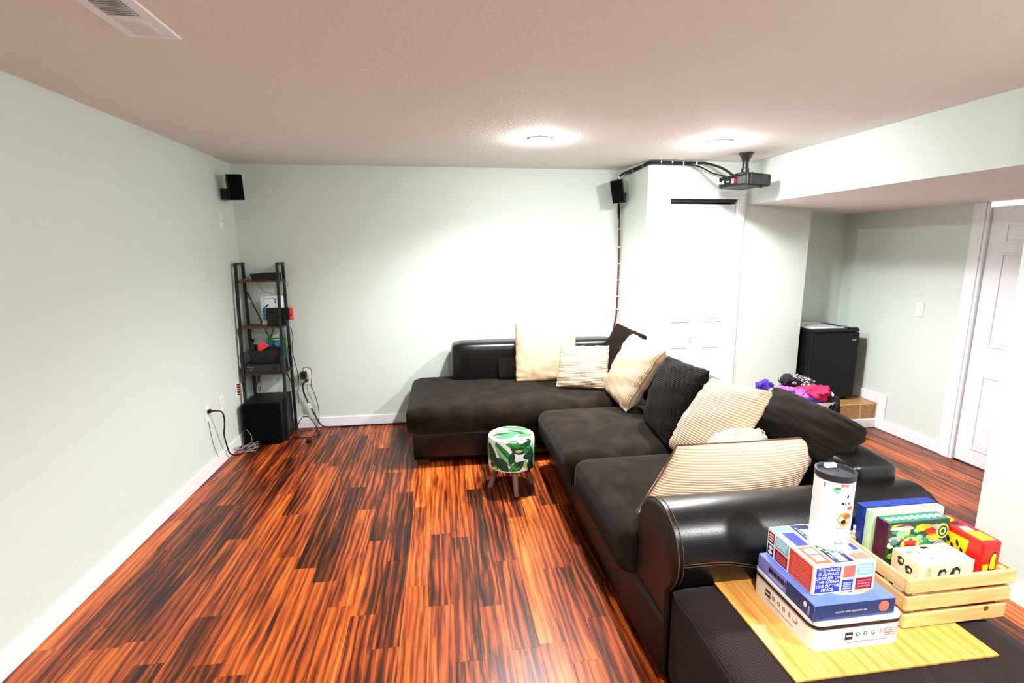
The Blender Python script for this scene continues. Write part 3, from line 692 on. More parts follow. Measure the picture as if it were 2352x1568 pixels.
# blue game box
Z1 = ZB+.098
bx0, bx1, by0, by1, Z2 = 1.094, 1.372, 1.226, 1.503, Z1+.056
bb_ = thing('game_box', 'blue board game box in the middle of the stack', 'box', (1.23, 1.36, Z1), 'stacked games on the ottoman')
part('box_lid', M['boxblue'], bb_, lambda bm: box(bm, (bx0, by0, Z1), (bx1, by1, Z2), bev=.002))
patch('front_print', rect(.002, .002, bx1-bx0-.002, .054), (bx0, by0, Z1), X, Z, M['boxnavy'], bb_)
patch('side_print', rect(.15, .002, by1-by0-.002, .054), (bx0, by1, Z1), -Y, Z, M['boxnavy'], bb_)
patch('side_print', rect(.002, .002, .15, .054), (bx0, by1, Z1), -Y, Z, M['boxlav'], bb_)
word_rows('side_title', .055, .024, .155, .044, 1, (bx0, by1, Z1+.0), -Y, Z, M['ink'], bb_, .8, 12, .0010)
word_rows('side_subtitle', .06, .008, .14, .02, 1, (bx0, by1, Z1), -Y, Z, M['ltblue'], bb_, .5, 13, .0010)
patch('print_emblem', ell(.238, .034, .007, .010), (bx0, by1, Z1), -Y, Z, M['paper'], bb_, .001)
word_rows('side_subtitle', .252, .008, .258, .04, 1, (bx0, by1, Z1), -Y, Z, M['ltblue'], bb_, .9, 14, .001)
word_rows('front_caption', .06, .022, .18, .03, 1, (bx0, by0, Z1), X, Z, M['greyink'], bb_, .6, 15, .001)
patch('print_emblem', ell(.238, .031, .018, .018), (bx0, by0, Z1), X, Z, M['salmon'], bb_, .001)
patch('top_print', rect(.0, .0, bx1-bx0-.004, .11), (bx0+.002, by0+.002, Z2), X, Y, M['boxblue'], bb_, .0003)
patch('cover_art', ell(.16, .07, .085, .04), (bx0, by0, Z2), X, Y, M['ivory'], bb_, .0006)
patch('cover_art', ell(.12, .05, .02, .012), (bx0, by0, Z2), X, Y, M['yellow'], bb_, .0009)
patch('cover_art', ell(.2, .05, .026, .014), (bx0, by0, Z2), X, Y, M['gold'], bb_, .0009)
patch('cover_art', ell(.155, .048, .012, .008), (bx0, by0, Z2), X, Y, M['ink'], bb_, .0011)
# proverb game box
px0, px1, py0, py1, Z3 = 1.116, 1.33, 1.268, 1.495, Z2+.104
pb = thing('game_box', 'small white game box with coloured speech panels on top of the stack', 'box', (1.22, 1.38, Z2), 'stacked games on the ottoman')
part('box_lid', M['paper'], pb, lambda bm: box(bm, (px0, py0, Z2+.0012), (px1, py1, Z3), bev=.002))
A = (px0, py0, Z2)
patch('printed_panel', rect(.008, .008, .092, .094), A, X, Z, M['blue'], pb)
textmesh('lettering', 'THE GRASS\nIS ALWAYS\nGREENER ON\nTHE OTHER\nSIDE OF THE\nFENCE', .0145, Vector(A)+X*.05+Z*.051, X, Z, M['paper'], pb, space=.95)
patch('printed_panel', rect(.102, .054, .142, .094), A, X, Z, M['salmon'], pb)
patch('printed_panel', rect(.100, .008, .138, .046), A, X, Z, M['blue'], pb); word_rows('small_print', .104, .012, .134, .038, 4, A, X, Z, M['ltblue'], pb, .6, 4)
patch('printed_panel', rect(.150, .058, .206, .096), A, X, Z, M['cyan'], pb); word_rows('small_print', .154, .062, .202, .092, 3, A, X, Z, M['paper'], pb, .6, 5)
patch('printed_panel', rect(.148, .008, .206, .048), A, X, Z, M['crimson'], pb); word_rows('small_print', .152, .014, .202, .042, 3, A, X, Z, M['pinkt'], pb, .4, 6)
A = (px0, py1, Z2)
patch('printed_panel', rect(.006, .056, .036, .094), A, -Y, Z, M['crimson'], pb); word_rows('small_print', .01, .06, .032, .09, 3, A, -Y, Z, M['paper'], pb, .5, 7)
patch('printed_panel', rect(.006, .008, .036, .048), A, -Y, Z, M['navy'], pb)
for z_ in (.020, .037): patch('printed_face', ell(.021, z_, .010, .0075), A, -Y, Z, M['paper'], pb, .0008)
patch('printed_panel', rect(.044, .056, .108, .096), A, -Y, Z, M['cyan'], pb); word_rows('small_print', .048, .062, .104, .092, 4, A, -Y, Z, M['paper'], pb, .5, 8)
patch('printed_panel', rect(.044, .008, .108, .050), A, -Y, Z, M['crimson'], pb); word_rows('small_print', .05, .014, .104, .042, 4, A, -Y, Z, M['pinkt'], pb, .4, 9)
patch('printed_panel', rect(.116, .006, .219, .096), A, -Y, Z, M['orange'], pb); word_rows('small_print', .124, .02, .212, .086, 8, A, -Y, Z, M['pinkt'], pb, .35, 10)
A = (px0, py0, Z3)
patch('printed_panel', rect(.075, .006, .140, .222), A, X, Y, M['navy'], pb)
word_rows('cover_title', .0, 0, .2, .04, 1, (px0+.128, py0+.008, Z3), Y, -X, M['paper'], pb, .7, 21, .0009)
word_rows('cover_subtitle', .0, 0, .2, .008, 1, (px0+.09, py0+.008, Z3), Y, -X, M['ltblue'], pb, .7, 22, .0009)
patch('printed_panel', rect(.006, .190, .066, .222), A, X, Y, M['cyan'], pb); patch('printed_panel', rect(.148, .190, .208, .222), A, X, Y, M['cyan'], pb)
patch('printed_panel', rect(.018, .105, .062, .182), A, X, Y, M['blue'], pb)
patch('printed_panel', rect(.012, .008, .066, .096), A, X, Y, M['orange'], pb); word_rows('small_print', .02, .018, .06, .09, 2, A, X, Y, M['paper'], pb, .8, 23)
patch('printed_panel', rect(.150, .012, .206, .045), A, X, Y, M['salmon'], pb); patch('printed_panel', rect(.150, .06, .206, .095), A, X, Y, M['blue'], pb); word_rows('small_print', .152, .062, .19, .093, 3, A, X, Y, M['paper'], pb, .7, 24)
patch('printed_panel', rect(.150, .11, .206, .14), A, X, Y, M['cyan'], pb)
# tube
TC = Vector((1.243, 1.372, Z3+.0012)); TR, TH = .0575, .262
tb = thing('cardboard_tube', 'tall white printed tube with black lid on the top game box', 'tube', TC)
part('tube_body', M['ivory'], tb, lambda bm: lathe(bm, [(.001, 0), (TR, 0), (TR, TH-.02), (.001, TH-.02)], TC, 48), 'auto')
part('lid', M['lidblk'], tb, lambda bm: lathe(bm, [(TR+.0015, TH-.021), (TR+.002, TH-.001), (TR-.001, TH), (TR-.006, TH), (TR-.008, TH-.010), (.001, TH-.010)], TC, 48), 'auto')
part('lid_tab', M['paper'], tb, lambda bm: box(bm, (TC.x-.012, TC.y+TR-.032, TC.z+TH-.008), (TC.x+.026, TC.y+TR-.018, TC.z+TH+.006), bev=.002))
def on_tube(s, z, lift): a = radians(-140)+s/TR; return TC+Vector(((TR+lift)*cos(a), (TR+lift)*sin(a), z))
def tpatch(poly, m, name='tube_print', lift=.0005):
    bm = bm_new(); vs = [bm.verts.new(on_tube(s, z, lift)) for s, z in poly]; c = bm.verts.new(on_tube(sum(p[0] for p in poly)/len(poly), sum(p[1] for p in poly)/len(poly), lift))
    for i in range(len(vs)): bm.faces.new((c, vs[i], vs[(i+1) % len(vs)]))
    return obj(name, bm, m, tb)
tpatch(ell(.05, .118, .022, .024), M['gold']); tpatch(ell(.046, .11, .008, .007), M['ink'], lift=.0009); tpatch(ell(.058, .128, .012, .010), M['orange'], lift=.0008); tpatch(ell(.066, .155, .012, .007), M['orange'])
tpatch(rect(.028, .226, .05, .238), M['salmon']); tpatch(ell(.016, .212, .013, .005, rot=-.6), M['ltgreen']); tpatch(ell(.02, .221, .009, .004), M['green']); tpatch(ell(.052, .195, .003, .006), M['ink'])
for k, wd in enumerate((.008, .004, .005)): tpatch(rect(.034+k*.011, .168, .034+k*.011+wd, .176), M['ink'], 'tube_lettering')
for k in range(4): tpatch(rect(.03+k*.009, .086, .03+k*.009+.005, .09), M['greyink'], 'tube_lettering')
tpatch(rect(.026, .03, .052, .04), M['greyink'], 'tube_lettering'); tpatch(rect(-.02, .216, -.014, .232), M['greyink'], 'tube_lettering')
for k in range(7): tpatch(ell(-.02+k*.011, .005+.004*(k % 2), .006, .004, 8), M['ltgreen'] if k % 2 else M['green'])
# crate
cr = thing('wooden_crate', 'pale pine slatted crate full of games on the ottoman', 'crate', (1.645, 1.4, ZB))
kx0, kx1, ky0, ky1 = 1.452, 1.838, 1.262, 1.538
for z0, z1, g_ in ((.002, .052, 0), (.068, .118, .003), (.134, .182, .008)):
    for ys in (ky0-g_, ky1-.012+g_): part('slat', M['pine'], cr, lambda bm: box(bm, (kx0-g_, ys, ZB+z0), (kx1+g_, ys+.012, ZB+z1), bev=.003))
    for xs in (kx0-g_, kx1-.012+g_): part('slat', M['piney'], cr, lambda bm: box(bm, (xs, ky0+.013-g_, ZB+z0), (xs+.012, ky1-.013+g_, ZB+z1), bev=.003))
for xs, ys in ((kx0+.012, ky0+.012), (kx1-.03, ky0+.012), (kx0+.012, ky1-.03), (kx1-.03, ky1-.03)): part('corner_post', M['pine'], cr, lambda bm: box(bm, (xs, ys, ZB+.002), (xs+.018, ys+.018, ZB+.178)))
for k in range(3): part('bottom_slat', M['pine'], cr, lambda bm: box(bm, (kx0+.013, ky0+.016+k*.085, ZB+.003), (kx1-.013, ky0+.09+k*.085, ZB+.012)))
bm = bm_new(); lathe(bm, [(.001, -.0006), (.009, -.0006), (.010, .0)], (1.76, ky0, ZB+.043), 14, 'y'); obj('knot', bm, M['knot'], cr)
ZK = ZB+.013
def gbox(name, label, lo, hi, m, bev=.0015, grp='games in the crate'):
    t = thing(name, label, 'box', ((lo[0]+hi[0])/2, (lo[1]+hi[1])/2, lo[2]), grp); part('box_card', m, t, lambda bm: box(bm, lo, hi, bev=bev)); return t
t = gbox('game_box', 'royal blue game box at the back of the crate', (1.482, 1.490, ZK), (1.770, 1.522, .748), M['royal'])
word_rows('spine_lettering', 0, 0, .11, .016, 1, (1.482, 1.512, .55), Z, Y, M['paper'], t, .7, 31)
t = gbox('game_box', 'mint green game box standing behind the fruit puzzle', (1.488, 1.456, ZK), (1.775, 1.488, .742), M['mint'])
fb = gbox('puzzle_box', 'puzzle box with colourful fruit and vegetable picture and maroon spine', (1.498, 1.402, ZK), (1.74, 1.453, .730), M['maroon'])
fx0, fy0, fw, fh = 1.50, 1.402, .238, .273
A = (fx0, fy0, .730-fh-.002)
patch('cover_art', rect(0, 0, fw, fh), A, X, Z, M['dkgreen'], fb, .0004)
rg = random.Random(5); pal = [M['green'], M['ltgreen'], M['olive'], M['lime'], M['tealp'], M['creamcard'], M['greyink'], M['maroon'], M['yellow'], M['crimson'], M['dkgreen'], M['gold'], M['mint']]
for k in range(90):
    rx, ry = rg.uniform(.008, .026), rg.uniform(.006, .016); cx = rg.uniform(rx, fw-rx); cy = rg.uniform(.05, fh-ry*1.2)
    if cy-ry < 0: continue
    patch('cover_fruit', ell(cx, cy, min(rx, cx, fw-cx), min(ry, fh-cy, cy), 10, 0), A, X, Z, rg.choice(pal), fb, .0006+.00003*k)
patch('cover_fruit', ell(.085, .185, .045, .036, 18), A, X, Z, M['dkgreen'], fb, .0036); patch('cover_fruit', ell(.088, .19, .038, .03, 18), A, X, Z, M['olive'], fb, .0038)
star = [(.088+(.032 if i % 2 else .02)*cos(pi*i/6), .192+(.026 if i % 2 else .016)*sin(pi*i/6)) for i in range(12)]
patch('cover_fruit', star, A, X, Z, M['red'], fb, .0040)
patch('cover_fruit', ell(.190, .145, .045, .018), A, X, Z, M['dkgreen'], fb, .0036); patch('cover_fruit', ell(.165, .235, .02, .012), A, X, Z, M['red'], fb, .0036); patch('cover_fruit', ell(.185, .208, .016, .007), A, X, Z, M['yellow'], fb, .0037)
for k in range(4): patch('cover_fruit', ell(.212, .232, .024-.0055*k, .028-.0065*k, 18), A, X, Z, M['dkgreen'] if k % 2 else M['olive'], fb, .0036+.0002*k)
patch('cover_fruit', ell(.05, .253, .045, .008), A, X, Z, M['creamcard'], fb, .0037); patch('cover_fruit', ell(.03, .15, .024, .012), A, X, Z, M['lime'], fb, .0037)
patch('top_print', rect(.002, .002, fw, .049), (fx0, fy0, .730), X, Y, M['tealp'], fb)
for k in range(9): patch('top_print_leaf', ell(.02+.025*k, .025, .011, .012, 10), (fx0, fy0, .730), X, Y, rg.choice([M['mint'], M['ltgreen'], M['creamcard'], M['olive']]), fb, .0008)
for k in range(6): patch('spine_lettering', ell(.025+.016*k, .02, .006, .008, 8), (1.498, 1.44, .52), Z, Y, rg.choice([M['yellow'], M['lime'], M['salmon'], M['greyink']]), fb)
rb = gbox('game_box', 'red game box with yellow lettering at the right of the crate', (1.745, 1.292, ZK), (1.822, 1.475, .702), M['red'], .008)
A = (1.745, 1.292, .702)
patch('lid_print', [(.012, .015), (.062, .012), (.06, .065), (.012, .075)], A, X, Y, M['yellow'], rb); patch('lid_print', [(.014, .078), (.05, .072), (.05, .098), (.02, .1)], A, X, Y, M['paper'], rb)
patch('lid_print', rect(.018, .112, .05, .132), A, X, Y, M['ink'], rb); patch('lid_print', ell(.034, .155, .022, .02), A, X, Y, M['yellow'], rb)
A = (1.745, 1.475, .60)
patch('side_lettering', [(.02, .02), (.13, .0), (.14, .085), (.03, .08)], A, -Y, Z, M['yellow'], rb)
for k in range(6): patch('side_lettering', ell(.04+.016*k, .055-.02*(k % 2), .005, .012, 8, .3), A, -Y, Z, M['ink'], rb, .0009)
A = (1.745, 1.292, .58)
patch('front_lettering', [(.036, .02), (.062, .02), (.060, .086), (.046, .084), (.036, .066)], A, X, Z, M['ink'], rb, .0005); patch('front_lettering', [(.039, .023), (.059, .023), (.057, .08), (.047, .078), (.039, .062)], A, X, Z, M['yellow'], rb, .0009)
patch('front_lettering', rect(.012, .02, .034, .042), A, X, Z, M['yellow'], rb)
cb_ = gbox('game_box', 'cream game box with black ink portraits lying at the crate front', (1.515, 1.29, .575), (1.722, 1.392, .645), M['creamcard'])
def blotch(cx, cy, rx, ry, seed, n=16):
    rn = random.Random(seed); return [(cx+rx*cos(2*pi*i/n)*rn.uniform(.7, 1.1), cy+ry*sin(2*pi*i/n)*rn.uniform(.7, 1.1)) for i in range(n)]
def portrait(cx, cy, r, at, u, v, seed):
    patch('printed_portrait', blotch(cx, cy, r, r*1.25, seed), at, u, v, M['ink'], cb_, .0004)
    patch('printed_portrait', blotch(cx+r*.15, cy-r*.1, r*.55, r*.7, seed+1), at, u, v, M['greyink'], cb_, .0007)
    patch('printed_portrait', blotch(cx+r*.25, cy+r*.05, r*.38, r*.45, seed+2), at, u, v, M['creamcard'], cb_, .0010)
    patch('printed_portrait', blotch(cx+r*.1, cy-r*.45, r*.28, r*.2, seed+3), at, u, v, M['ink'], cb_, .0013)
A = (1.515, 1.29, .575)
portrait(.088, .03, .018, A, X, Z, 1); portrait(.138, .03, .021, A, X, Z, 7); textmesh('lettering', 'X', .022, Vector(A)+X*.038+Z*.05, X, Z, M['gold'], cb_); textmesh('lettering', 'O', .022, Vector(A)+X*.036+Z*.03, X, Z, M['gold'], cb_)
A = (1.515, 1.392, .575)
portrait(.035, .045, .014, A, -Y, Z, 13); portrait(.066, .03, .014, A, -Y, Z, 17)
A = (1.515, 1.29, .645)
for k, (cx, cy, rx, ry, m) in enumerate(((.03, .07, .014, .005, 'salmon'), (.105, .086, .020, .007, 'ink'), (.06, .06, .002, .005, 'ink'), (.08, .03, .003, .003, 'ink'), (.075, .055, .002, .003, 'ink'), (.095, .028, .003, .003, 'salmon'), (.17, .08, .012, .006, 'olive'))): patch('printed_mark', blotch(cx, cy, rx, ry, 30+k, 10), A, X, Y, M[m], cb_)
part('box_prop', M['paper'], cb_, lambda bm: box(bm, (1.53, 1.30, ZK), (1.70, 1.385, .575)))

# ================================================================== LADDER SHELF CORNER
sh = thing('ladder_shelf', 'tall black metal ladder shelf with brown boards in the left corner', 'shelf', (-1.56, 4.65, 0))
def fy(z): return 4.515+.115*z/1.56
BYs = 4.79; LXs, RXs = -1.728, -1.393
for xx in (LXs, RXs):
    part('post', M['blackm'], sh, lambda bm: bar(bm, (xx, fy(0), 0), (xx, fy(1.56), 1.56), .022, .022))
    part('post', M['blackm'], sh, lambda bm: bar(bm, (xx, BYs, 0), (xx, BYs, 1.56), .022, .022))
    part('top_rail', M['blackm'], sh, lambda bm: box(bm, (xx-.011, fy(1.56), 1.54), (xx+.011, BYs, 1.562)))
    for zz in (1.39, .995, .59): part('side_rail', M['blackm'], sh, lambda bm: box(bm, (xx-.009, fy(zz)+.008, zz), (xx+.009, BYs-.008, zz+.018)))
for zz in (1.41, 1.015, .61):
    part('shelf_board', M['shelfwood'], sh, lambda bm: box(bm, (LXs+.0115, fy(zz)-.005, zz-.016), (RXs-.0115, BYs-.0115, zz), bev=.002))
part('cross_brace', M['blackm'], sh, lambda bm: bar(bm, (LXs+.01, BYs+.014, 1.30), (RXs-.01, BYs+.014, .44), .009, .004))
part('cross_brace', M['blackm'], sh, lambda bm: bar(bm, (RXs-.01, BYs+.019, 1.30), (LXs+.01, BYs+.019, .44), .009, .004))
# top shelf
t = tag(part('cable_box', M['black'], None, lambda bm: prism(bm, [(-1.605, 1.411), (-1.405, 1.411), (-1.405, 1.475), (-1.50, 1.478), (-1.625, 1.468)], 'y', 4.63, 4.76)), 'flat black box on the top board of the ladder shelf', 'box')
t = tag(part('small_puck', M['greywire'], None, lambda bm: lathe(bm, [(.001, 0), (.02, 0), (.022, .01), (.015, .022), (.001, .024)], (-1.665, 4.66, 1.411), 20), True), 'small dark puck beside the black box on the top board', 'gadget')
t = tag(part('thin_wire', M['greywire'], None, lambda bm: tube(bm, [(-1.665, 4.685, 1.413), (-1.64, 4.775, 1.41), (-1.60, 4.783, 1.35), (-1.56, 4.783, 1.30), (-1.50, 4.78, 1.27), (-1.47, 4.765, 1.02)], .0022, 5, 6), True), 'thin wire hanging below the top shelf board behind the white box', 'wire')
t = tag(part('loose_wire', M['greywire'], None, lambda bm: tube(bm, [(-1.42, 4.655, 1.414), (-1.375, 4.66, 1.425), (-1.345, 4.66, 1.41), (-1.325, 4.66, 1.37), (-1.34, 4.66, 1.36), (-1.37, 4.655, 1.405), (-1.41, 4.65, 1.4125)], .0022, 5, 6), True), 'curled grey wire end poking past the right post of the shelf', 'wire')
# second shelf: white box, console in dock
t = thing('console_box', 'white retail box standing behind the game console', 'box', (-1.49, 4.73, 1.015))
part('box_card', M['paper'], t, lambda bm: box(bm, (-1.582, 4.705, 1.0155), (-1.405, 4.765, 1.268), bev=.002))
for i in range(2):
    for j in range(2): patch('printed_icon', rect(.12+.022*i, .195+.02*j, .130+.022*i, .205+.02*j), (-1.582, 4.705, 1.0155), X, Z, M['ink'], t)
word_rows('printed_line', .02, .225, .15, .24, 1, (-1.582, 4.705, 1.0155), X, Z, M['ltblue'], t, .7, 41)
gc = thing('game_console', 'handheld game console docked upright with blue and red side grips', 'game console', (-1.42, 4.64, 1.015))
part('dock', M['black'], gc, lambda bm: box(bm, (-1.512, 4.615, 1.0155), (-1.345, 4.665, 1.135), bev=.004))
part('tablet', M['black'], gc, lambda bm: box(bm, (-1.517, 4.632, 1.065), (-1.328, 4.645, 1.172), bev=.003))
for a, b, m in ((-1.548, -1.5175, M['joyblue']), (-1.3275, -1.295, M['joyred'])):
    j = part('side_grip', m, gc, lambda bm: box(bm, (a, 4.630, 1.064), (b, 4.647, 1.173), bev=.007))
    part('thumb_stick', M['ink'], j, lambda bm: lathe(bm, [(.008, .002), (.008, -.005), (.001, -.006)], ((a+b)/2, 4.630, 1.145 if a < -1.5 else 1.112), 14, 'y'))
    for q in range(4): part('button', M['navy'] if a < -1.5 else M['crimson'], j, lambda bm: lathe(bm, [(.0032, .001), (.0032, -.0015), (.0005, -.0018)], ((a+b)/2+.007*cos(q*pi/2), 4.630, (1.11 if a < -1.5 else 1.146)+.007*sin(q*pi/2)), 8, 'y'))
t = tag(part('cartridge_strip', M['black'], None, lambda bm: (prism(bm, [(-1.530, 1.175), (-1.515, 1.175), (-1.482, 1.205), (-1.500, 1.207)], 'y', 4.626, 4.6285), box(bm, (-1.528, 4.626, 1.17), (-1.52, 4.6295, 1.18)))), 'black wrist strap sticking up beside the blue grip', 'strap')
# third shelf: receiver, basket, cases
rc = thing('av_receiver', 'black audio receiver on the third board of the ladder shelf', 'receiver', (-1.56, 4.65, .61))
part('case', M['black'], rc, lambda bm: box(bm, (-1.709, 4.545, .6105), (-1.410, 4.765, .695), bev=.004))
part('front_panel', M['ink'], rc, lambda bm: box(bm, (-1.706, 4.54, .616), (-1.413, 4.547, .69), bev=.002))
part('volume_knob', M['black'], rc, lambda bm: lathe(bm, [(.016, 0), (.015, -.012), (.001, -.013)], (-1.46, 4.54, .655), 20, 'y'), 'auto')
for k, (a, b) in enumerate(((-1.685, .668), (-1.665, .668), (-1.66, .645), (-1.642, .664))): part('label_sticker', M['greyink'], rc, lambda bm: box(bm, (a, 4.5392, b), (a+.012, 4.5402, b+.008)))
bk = thing('storage_basket', 'charcoal fabric basket with cut-out handle on the receiver', 'basket', (-1.53, 4.63, .695))
def f(bm):
    lo = [(-1.655, 4.60), (-1.43, 4.60), (-1.43, 4.715), (-1.655, 4.715)]; hi = [(-1.685, 4.575), (-1.41, 4.575), (-1.41, 4.74), (-1.685, 4.74)]
    A = [bm.verts.new((x_, y_, .6965)) for x_, y_ in lo]; B = [bm.verts.new((x_, y_, .805 if i < 2 else .835)) for i, (x_, y_) in enumerate(hi)]
    C_ = [bm.verts.new((x_+(.006 if x_ < -1.5 else -.006), y_+(.006 if y_ < 4.65 else -.006), (.805 if i < 2 else .835))) for i, (x_, y_) in enumerate(hi)]
    D_ = [bm.verts.new((x_+(.006 if x_ < -1.5 else -.006), y_+(.006 if y_ < 4.65 else -.006), .7025)) for x_, y_ in lo]
    for P, Q in ((A, B), (B, C_), (C_, D_)):
        for k in range(4): bm.faces.new((P[k], P[(k+1) % 4], Q[(k+1) % 4], Q[k]))
    bm.faces.new(A[::-1]); bm.faces.new(D_)
part('fabric_shell', M['basketgrey'], bk, f)
part('handle_hole', M['ink'], bk, lambda bm: lathe(bm, [(.001, -.0015), (.016, -.0015), (.018, 0)], (0, 0, 0), 18, 'y', Matrix.Translation((-1.575, 4.585, .768)) @ Matrix.Diagonal((1.7, 1, .55, 1))))
part('trim_line', M['crimson'], bk, lambda bm: tube(bm, [(-1.655, 4.581, .79), (-1.55, 4.5785, .793), (-1.45, 4.581, .79)], .001, 4))
def blob(name, label, cat, c, r, m, seed=0, amp=.25, group=None, sub=3, freq=3):
    bm = bm_new(); bmesh.ops.create_icosphere(bm, subdivisions=sub, radius=1); rnd = random.Random(seed); ph = [rnd.uniform(0, 6.28) for _ in range(6)]
    for v in bm.verts:
        p = v.co; k = 1+amp*.35*sin(freq*5.5*p.x+3*sin(freq*3*p.y+ph[4])+ph[5])+amp*(sin(freq*p.x*1.7+ph[0]+2*sin(freq*p.y+ph[1]))*.5+sin(freq*1.9*p.y+ph[2]+freq*p.z)*.3+sin(freq*2.7*p.x-freq*p.y*1.3+ph[3])*.25)
        v.co = Vector((p.x*r[0], p.y*r[1], p.z*r[2]))*k
    bmesh.ops.translate(bm, vec=c, verts=bm.verts)
    return tag(obj(name, bm, m, None, True, loc=c), label, cat, group)
def f(bm): prism(bm, [(-1.605, .79), (-1.60, .865), (-1.575, .875), (-1.53, .862), (-1.51, .845), (-1.545, .82), (-1.575, .80)], 'y', 4.60, 4.615)
tag(part('red_controller', M['joyred'], None, f), 'bright red controller sticking out of the charcoal basket', 'controller')
for k, (cx, cz, lb) in enumerate(((-1.525, .85, 'blue game disc case poking out of the basket centre'), (-1.455, .85, 'blue game disc case poking out at the basket right'))):
    bm = bm_new(); lathe(bm, [(.001, -.006), (.024, -.006), (.026, 0), (.024, .006), (.001, .006)], (cx, 4.66, cz), 22, 'y'); tag(obj('blue_case', bm, M['joyblue'], None, 'auto'), lb, 'case')
t = thing('green_case', 'green game case standing behind the charcoal basket', 'case', (-1.49, 4.75, .695))
part('case', M['grass'], t, lambda bm: box(bm, (-1.567, 4.744, .6955), (-1.41, 4.762, .888), bev=.002)); word_rows('case_lettering', .05, .172, .11, .182, 1, (-1.567, 4.744, .6955), X, Z, M['paper'], t, .6, 51)
t = thing('webcam', 'small round black camera on a stem beside the basket', 'camera', (-1.675, 4.70, .695))
part('head', M['black'], t, lambda bm: lathe(bm, [(.001, -.018), (.012, -.014), (.018, 0), (.012, .014), (.001, .018)], (-1.695, 4.755, .868), 18), True); part('stem', M['black'], t, lambda bm: tube(bm, [(-1.695, 4.755, .696), (-1.695, 4.755, .855)], .004, 8)); 
# subwoofer
sb = thing('subwoofer', 'large black cube subwoofer under the ladder shelf', 'speaker', (-1.56, 4.6, 0))
sx0, sx1, sy0, sy1, sz = -1.716, -1.408, 4.42, 4.775, .378
part('cabinet', M['black'], sb, lambda bm: box(bm, (sx0, sy0+.03, .012), (sx1, sy1, sz), bev=.006))
part('front_grille', M['grille'], sb, lambda bm: box(bm, (sx0+.004, sy0, .016), (sx1-.004, sy0+.03, sz-.004), bev=.006))
for xx in (sx0+.03, sx1-.05):
    for yy in (sy0+.04, sy1-.06): part('foot', M['black'], sb, lambda bm: box(bm, (xx, yy, 0), (xx+.02, yy+.02, .013)))

# ---- wall plates
def plate(label, c, axis, kind='outlet', h=.115, w_=.072):
    t = thing('wall_plate', label, 'outlet' if kind != 'switch' else 'switch', c, 'wall plates'); c = Vector(c)
    def bx(du, dz, u, z, t0, t1):
        if axis == 'x': return (c.x+t0, c.y+du-u/2, c.z+dz-z/2), (c.x+t1, c.y+du+u/2, c.z+dz+z/2)
        if axis == '-x': return (c.x-t1, c.y+du-u/2, c.z+dz-z/2), (c.x-t0, c.y+du+u/2, c.z+dz+z/2)
        return (c.x+du-u/2, c.y-t1, c.z+dz-z/2), (c.x+du+u/2, c.y-t0, c.z+dz+z/2)
    part('cover', M['outlet'], t, lambda bm: box(bm, *bx(0, 0, w_, h, 0, .006), bev=.002))
    if kind == 'outlet':
        for dz in (.021, -.021):
            s = part('socket', M['outlet'], t, lambda bm: box(bm, *bx(0, dz, .034, .028, .005, .008), bev=.002))
            for du in (-.007, .007): part('slot', M['slot'], s, lambda bm: box(bm, *bx(du, dz+.002, .003, .009, .0078, .0084)))
    elif kind == 'switch':
        part('rocker', M['outlet'], t, lambda bm: box(bm, *bx(0, 0, .033, .066, .005, .009), bev=.002))
    elif kind == 'jacks':
        for i in range(2):
            for k in range(5): part('binding_post', M['gold'] if i else M['ink'], t, lambda bm: lathe(bm, [(.006, 0), (.006, .022), (.001, .023)], (c.x+.006, c.y-.014+.028*i, c.z-.044+.022*k), 8, 'x'))
    elif kind == 'dots':
        for k in range(3): part('screw', M['slot'], t, lambda bm: box(bm, *bx(-.012+.012*k, .0, .004, .006, .006, .0068)))
    return t
plate('white plate high on the left wall under the corner speaker', (XL, 4.52, 1.905), 'x', 'dots')
plate('white speaker jack plate with gold posts low beside the ladder shelf', (XL, 4.50, .49), 'x', 'jacks', h=.15)
plate('white outlet on the left wall with empty sockets', (XL, 4.17, .468), 'x')
po = plate('white outlet on the left wall with a black plug in it', (XL, 3.915, .462), 'x')
bo = plate('white outlet on the back wall with adapter and plug', (-1.268, YB, .49), 'y', h=.13, w_=.078)
plate('white rocker switch beside the six-panel door', (XR, 3.735, 1.143), '-x', 'switch')
# ---- cords
def cable(name, label, pts, r=.0045, m='cord', cat='cord', n=7):
    return tag(part(name, M[m], None, lambda bm: tube(bm, pts, r, n, 7), True), label, cat)
t = thing('wall_lead', 'black power cord plugged into the left wall outlet running to the floor', 'cord', (XL, 3.915, 0))
part('plug', M['black'], t, lambda bm: (box(bm, (XL+.009, 3.90, .468), (XL+.030, 3.93, .496), bev=.004), tube(bm, [(XL+.025, 3.915, .482), (XL+.06, 3.94, .476)], [.009, .006], 8)))
part('cable', M['cord'], t, lambda bm: tube(bm, [(XL+.055, 3.938, .477), (XL+.085, 3.97, .45), (XL+.075, 4.01, .36), (XL+.045, 4.05, .25), (XL+.035, 4.10, .14), (XL+.04, 4.14, .05), (XL+.07, 4.22, .007), (XL+.09, 4.30, .007), (XL+.07, 4.37, .007)], .0055, 7, 7), True)
cable('thin_wire', 'thin grey wire running down the left wall under the plugged outlet', [(XL+.004, 3.915, .40), (XL+.004, 3.93, .30), (XL+.004, 3.96, .18), (XL+.016, 3.985, .09)], .002, 'greywire', 'wire', 5)
t = thing('power_adapter', 'black adapter in the back wall outlet with its thin cord', 'adapter', (-1.28, YB, .51))
part('brick', M['black'], t, lambda bm: box(bm, (-1.315, YB-.06, .49), (-1.268, YB-.0085, .556), bev=.005))
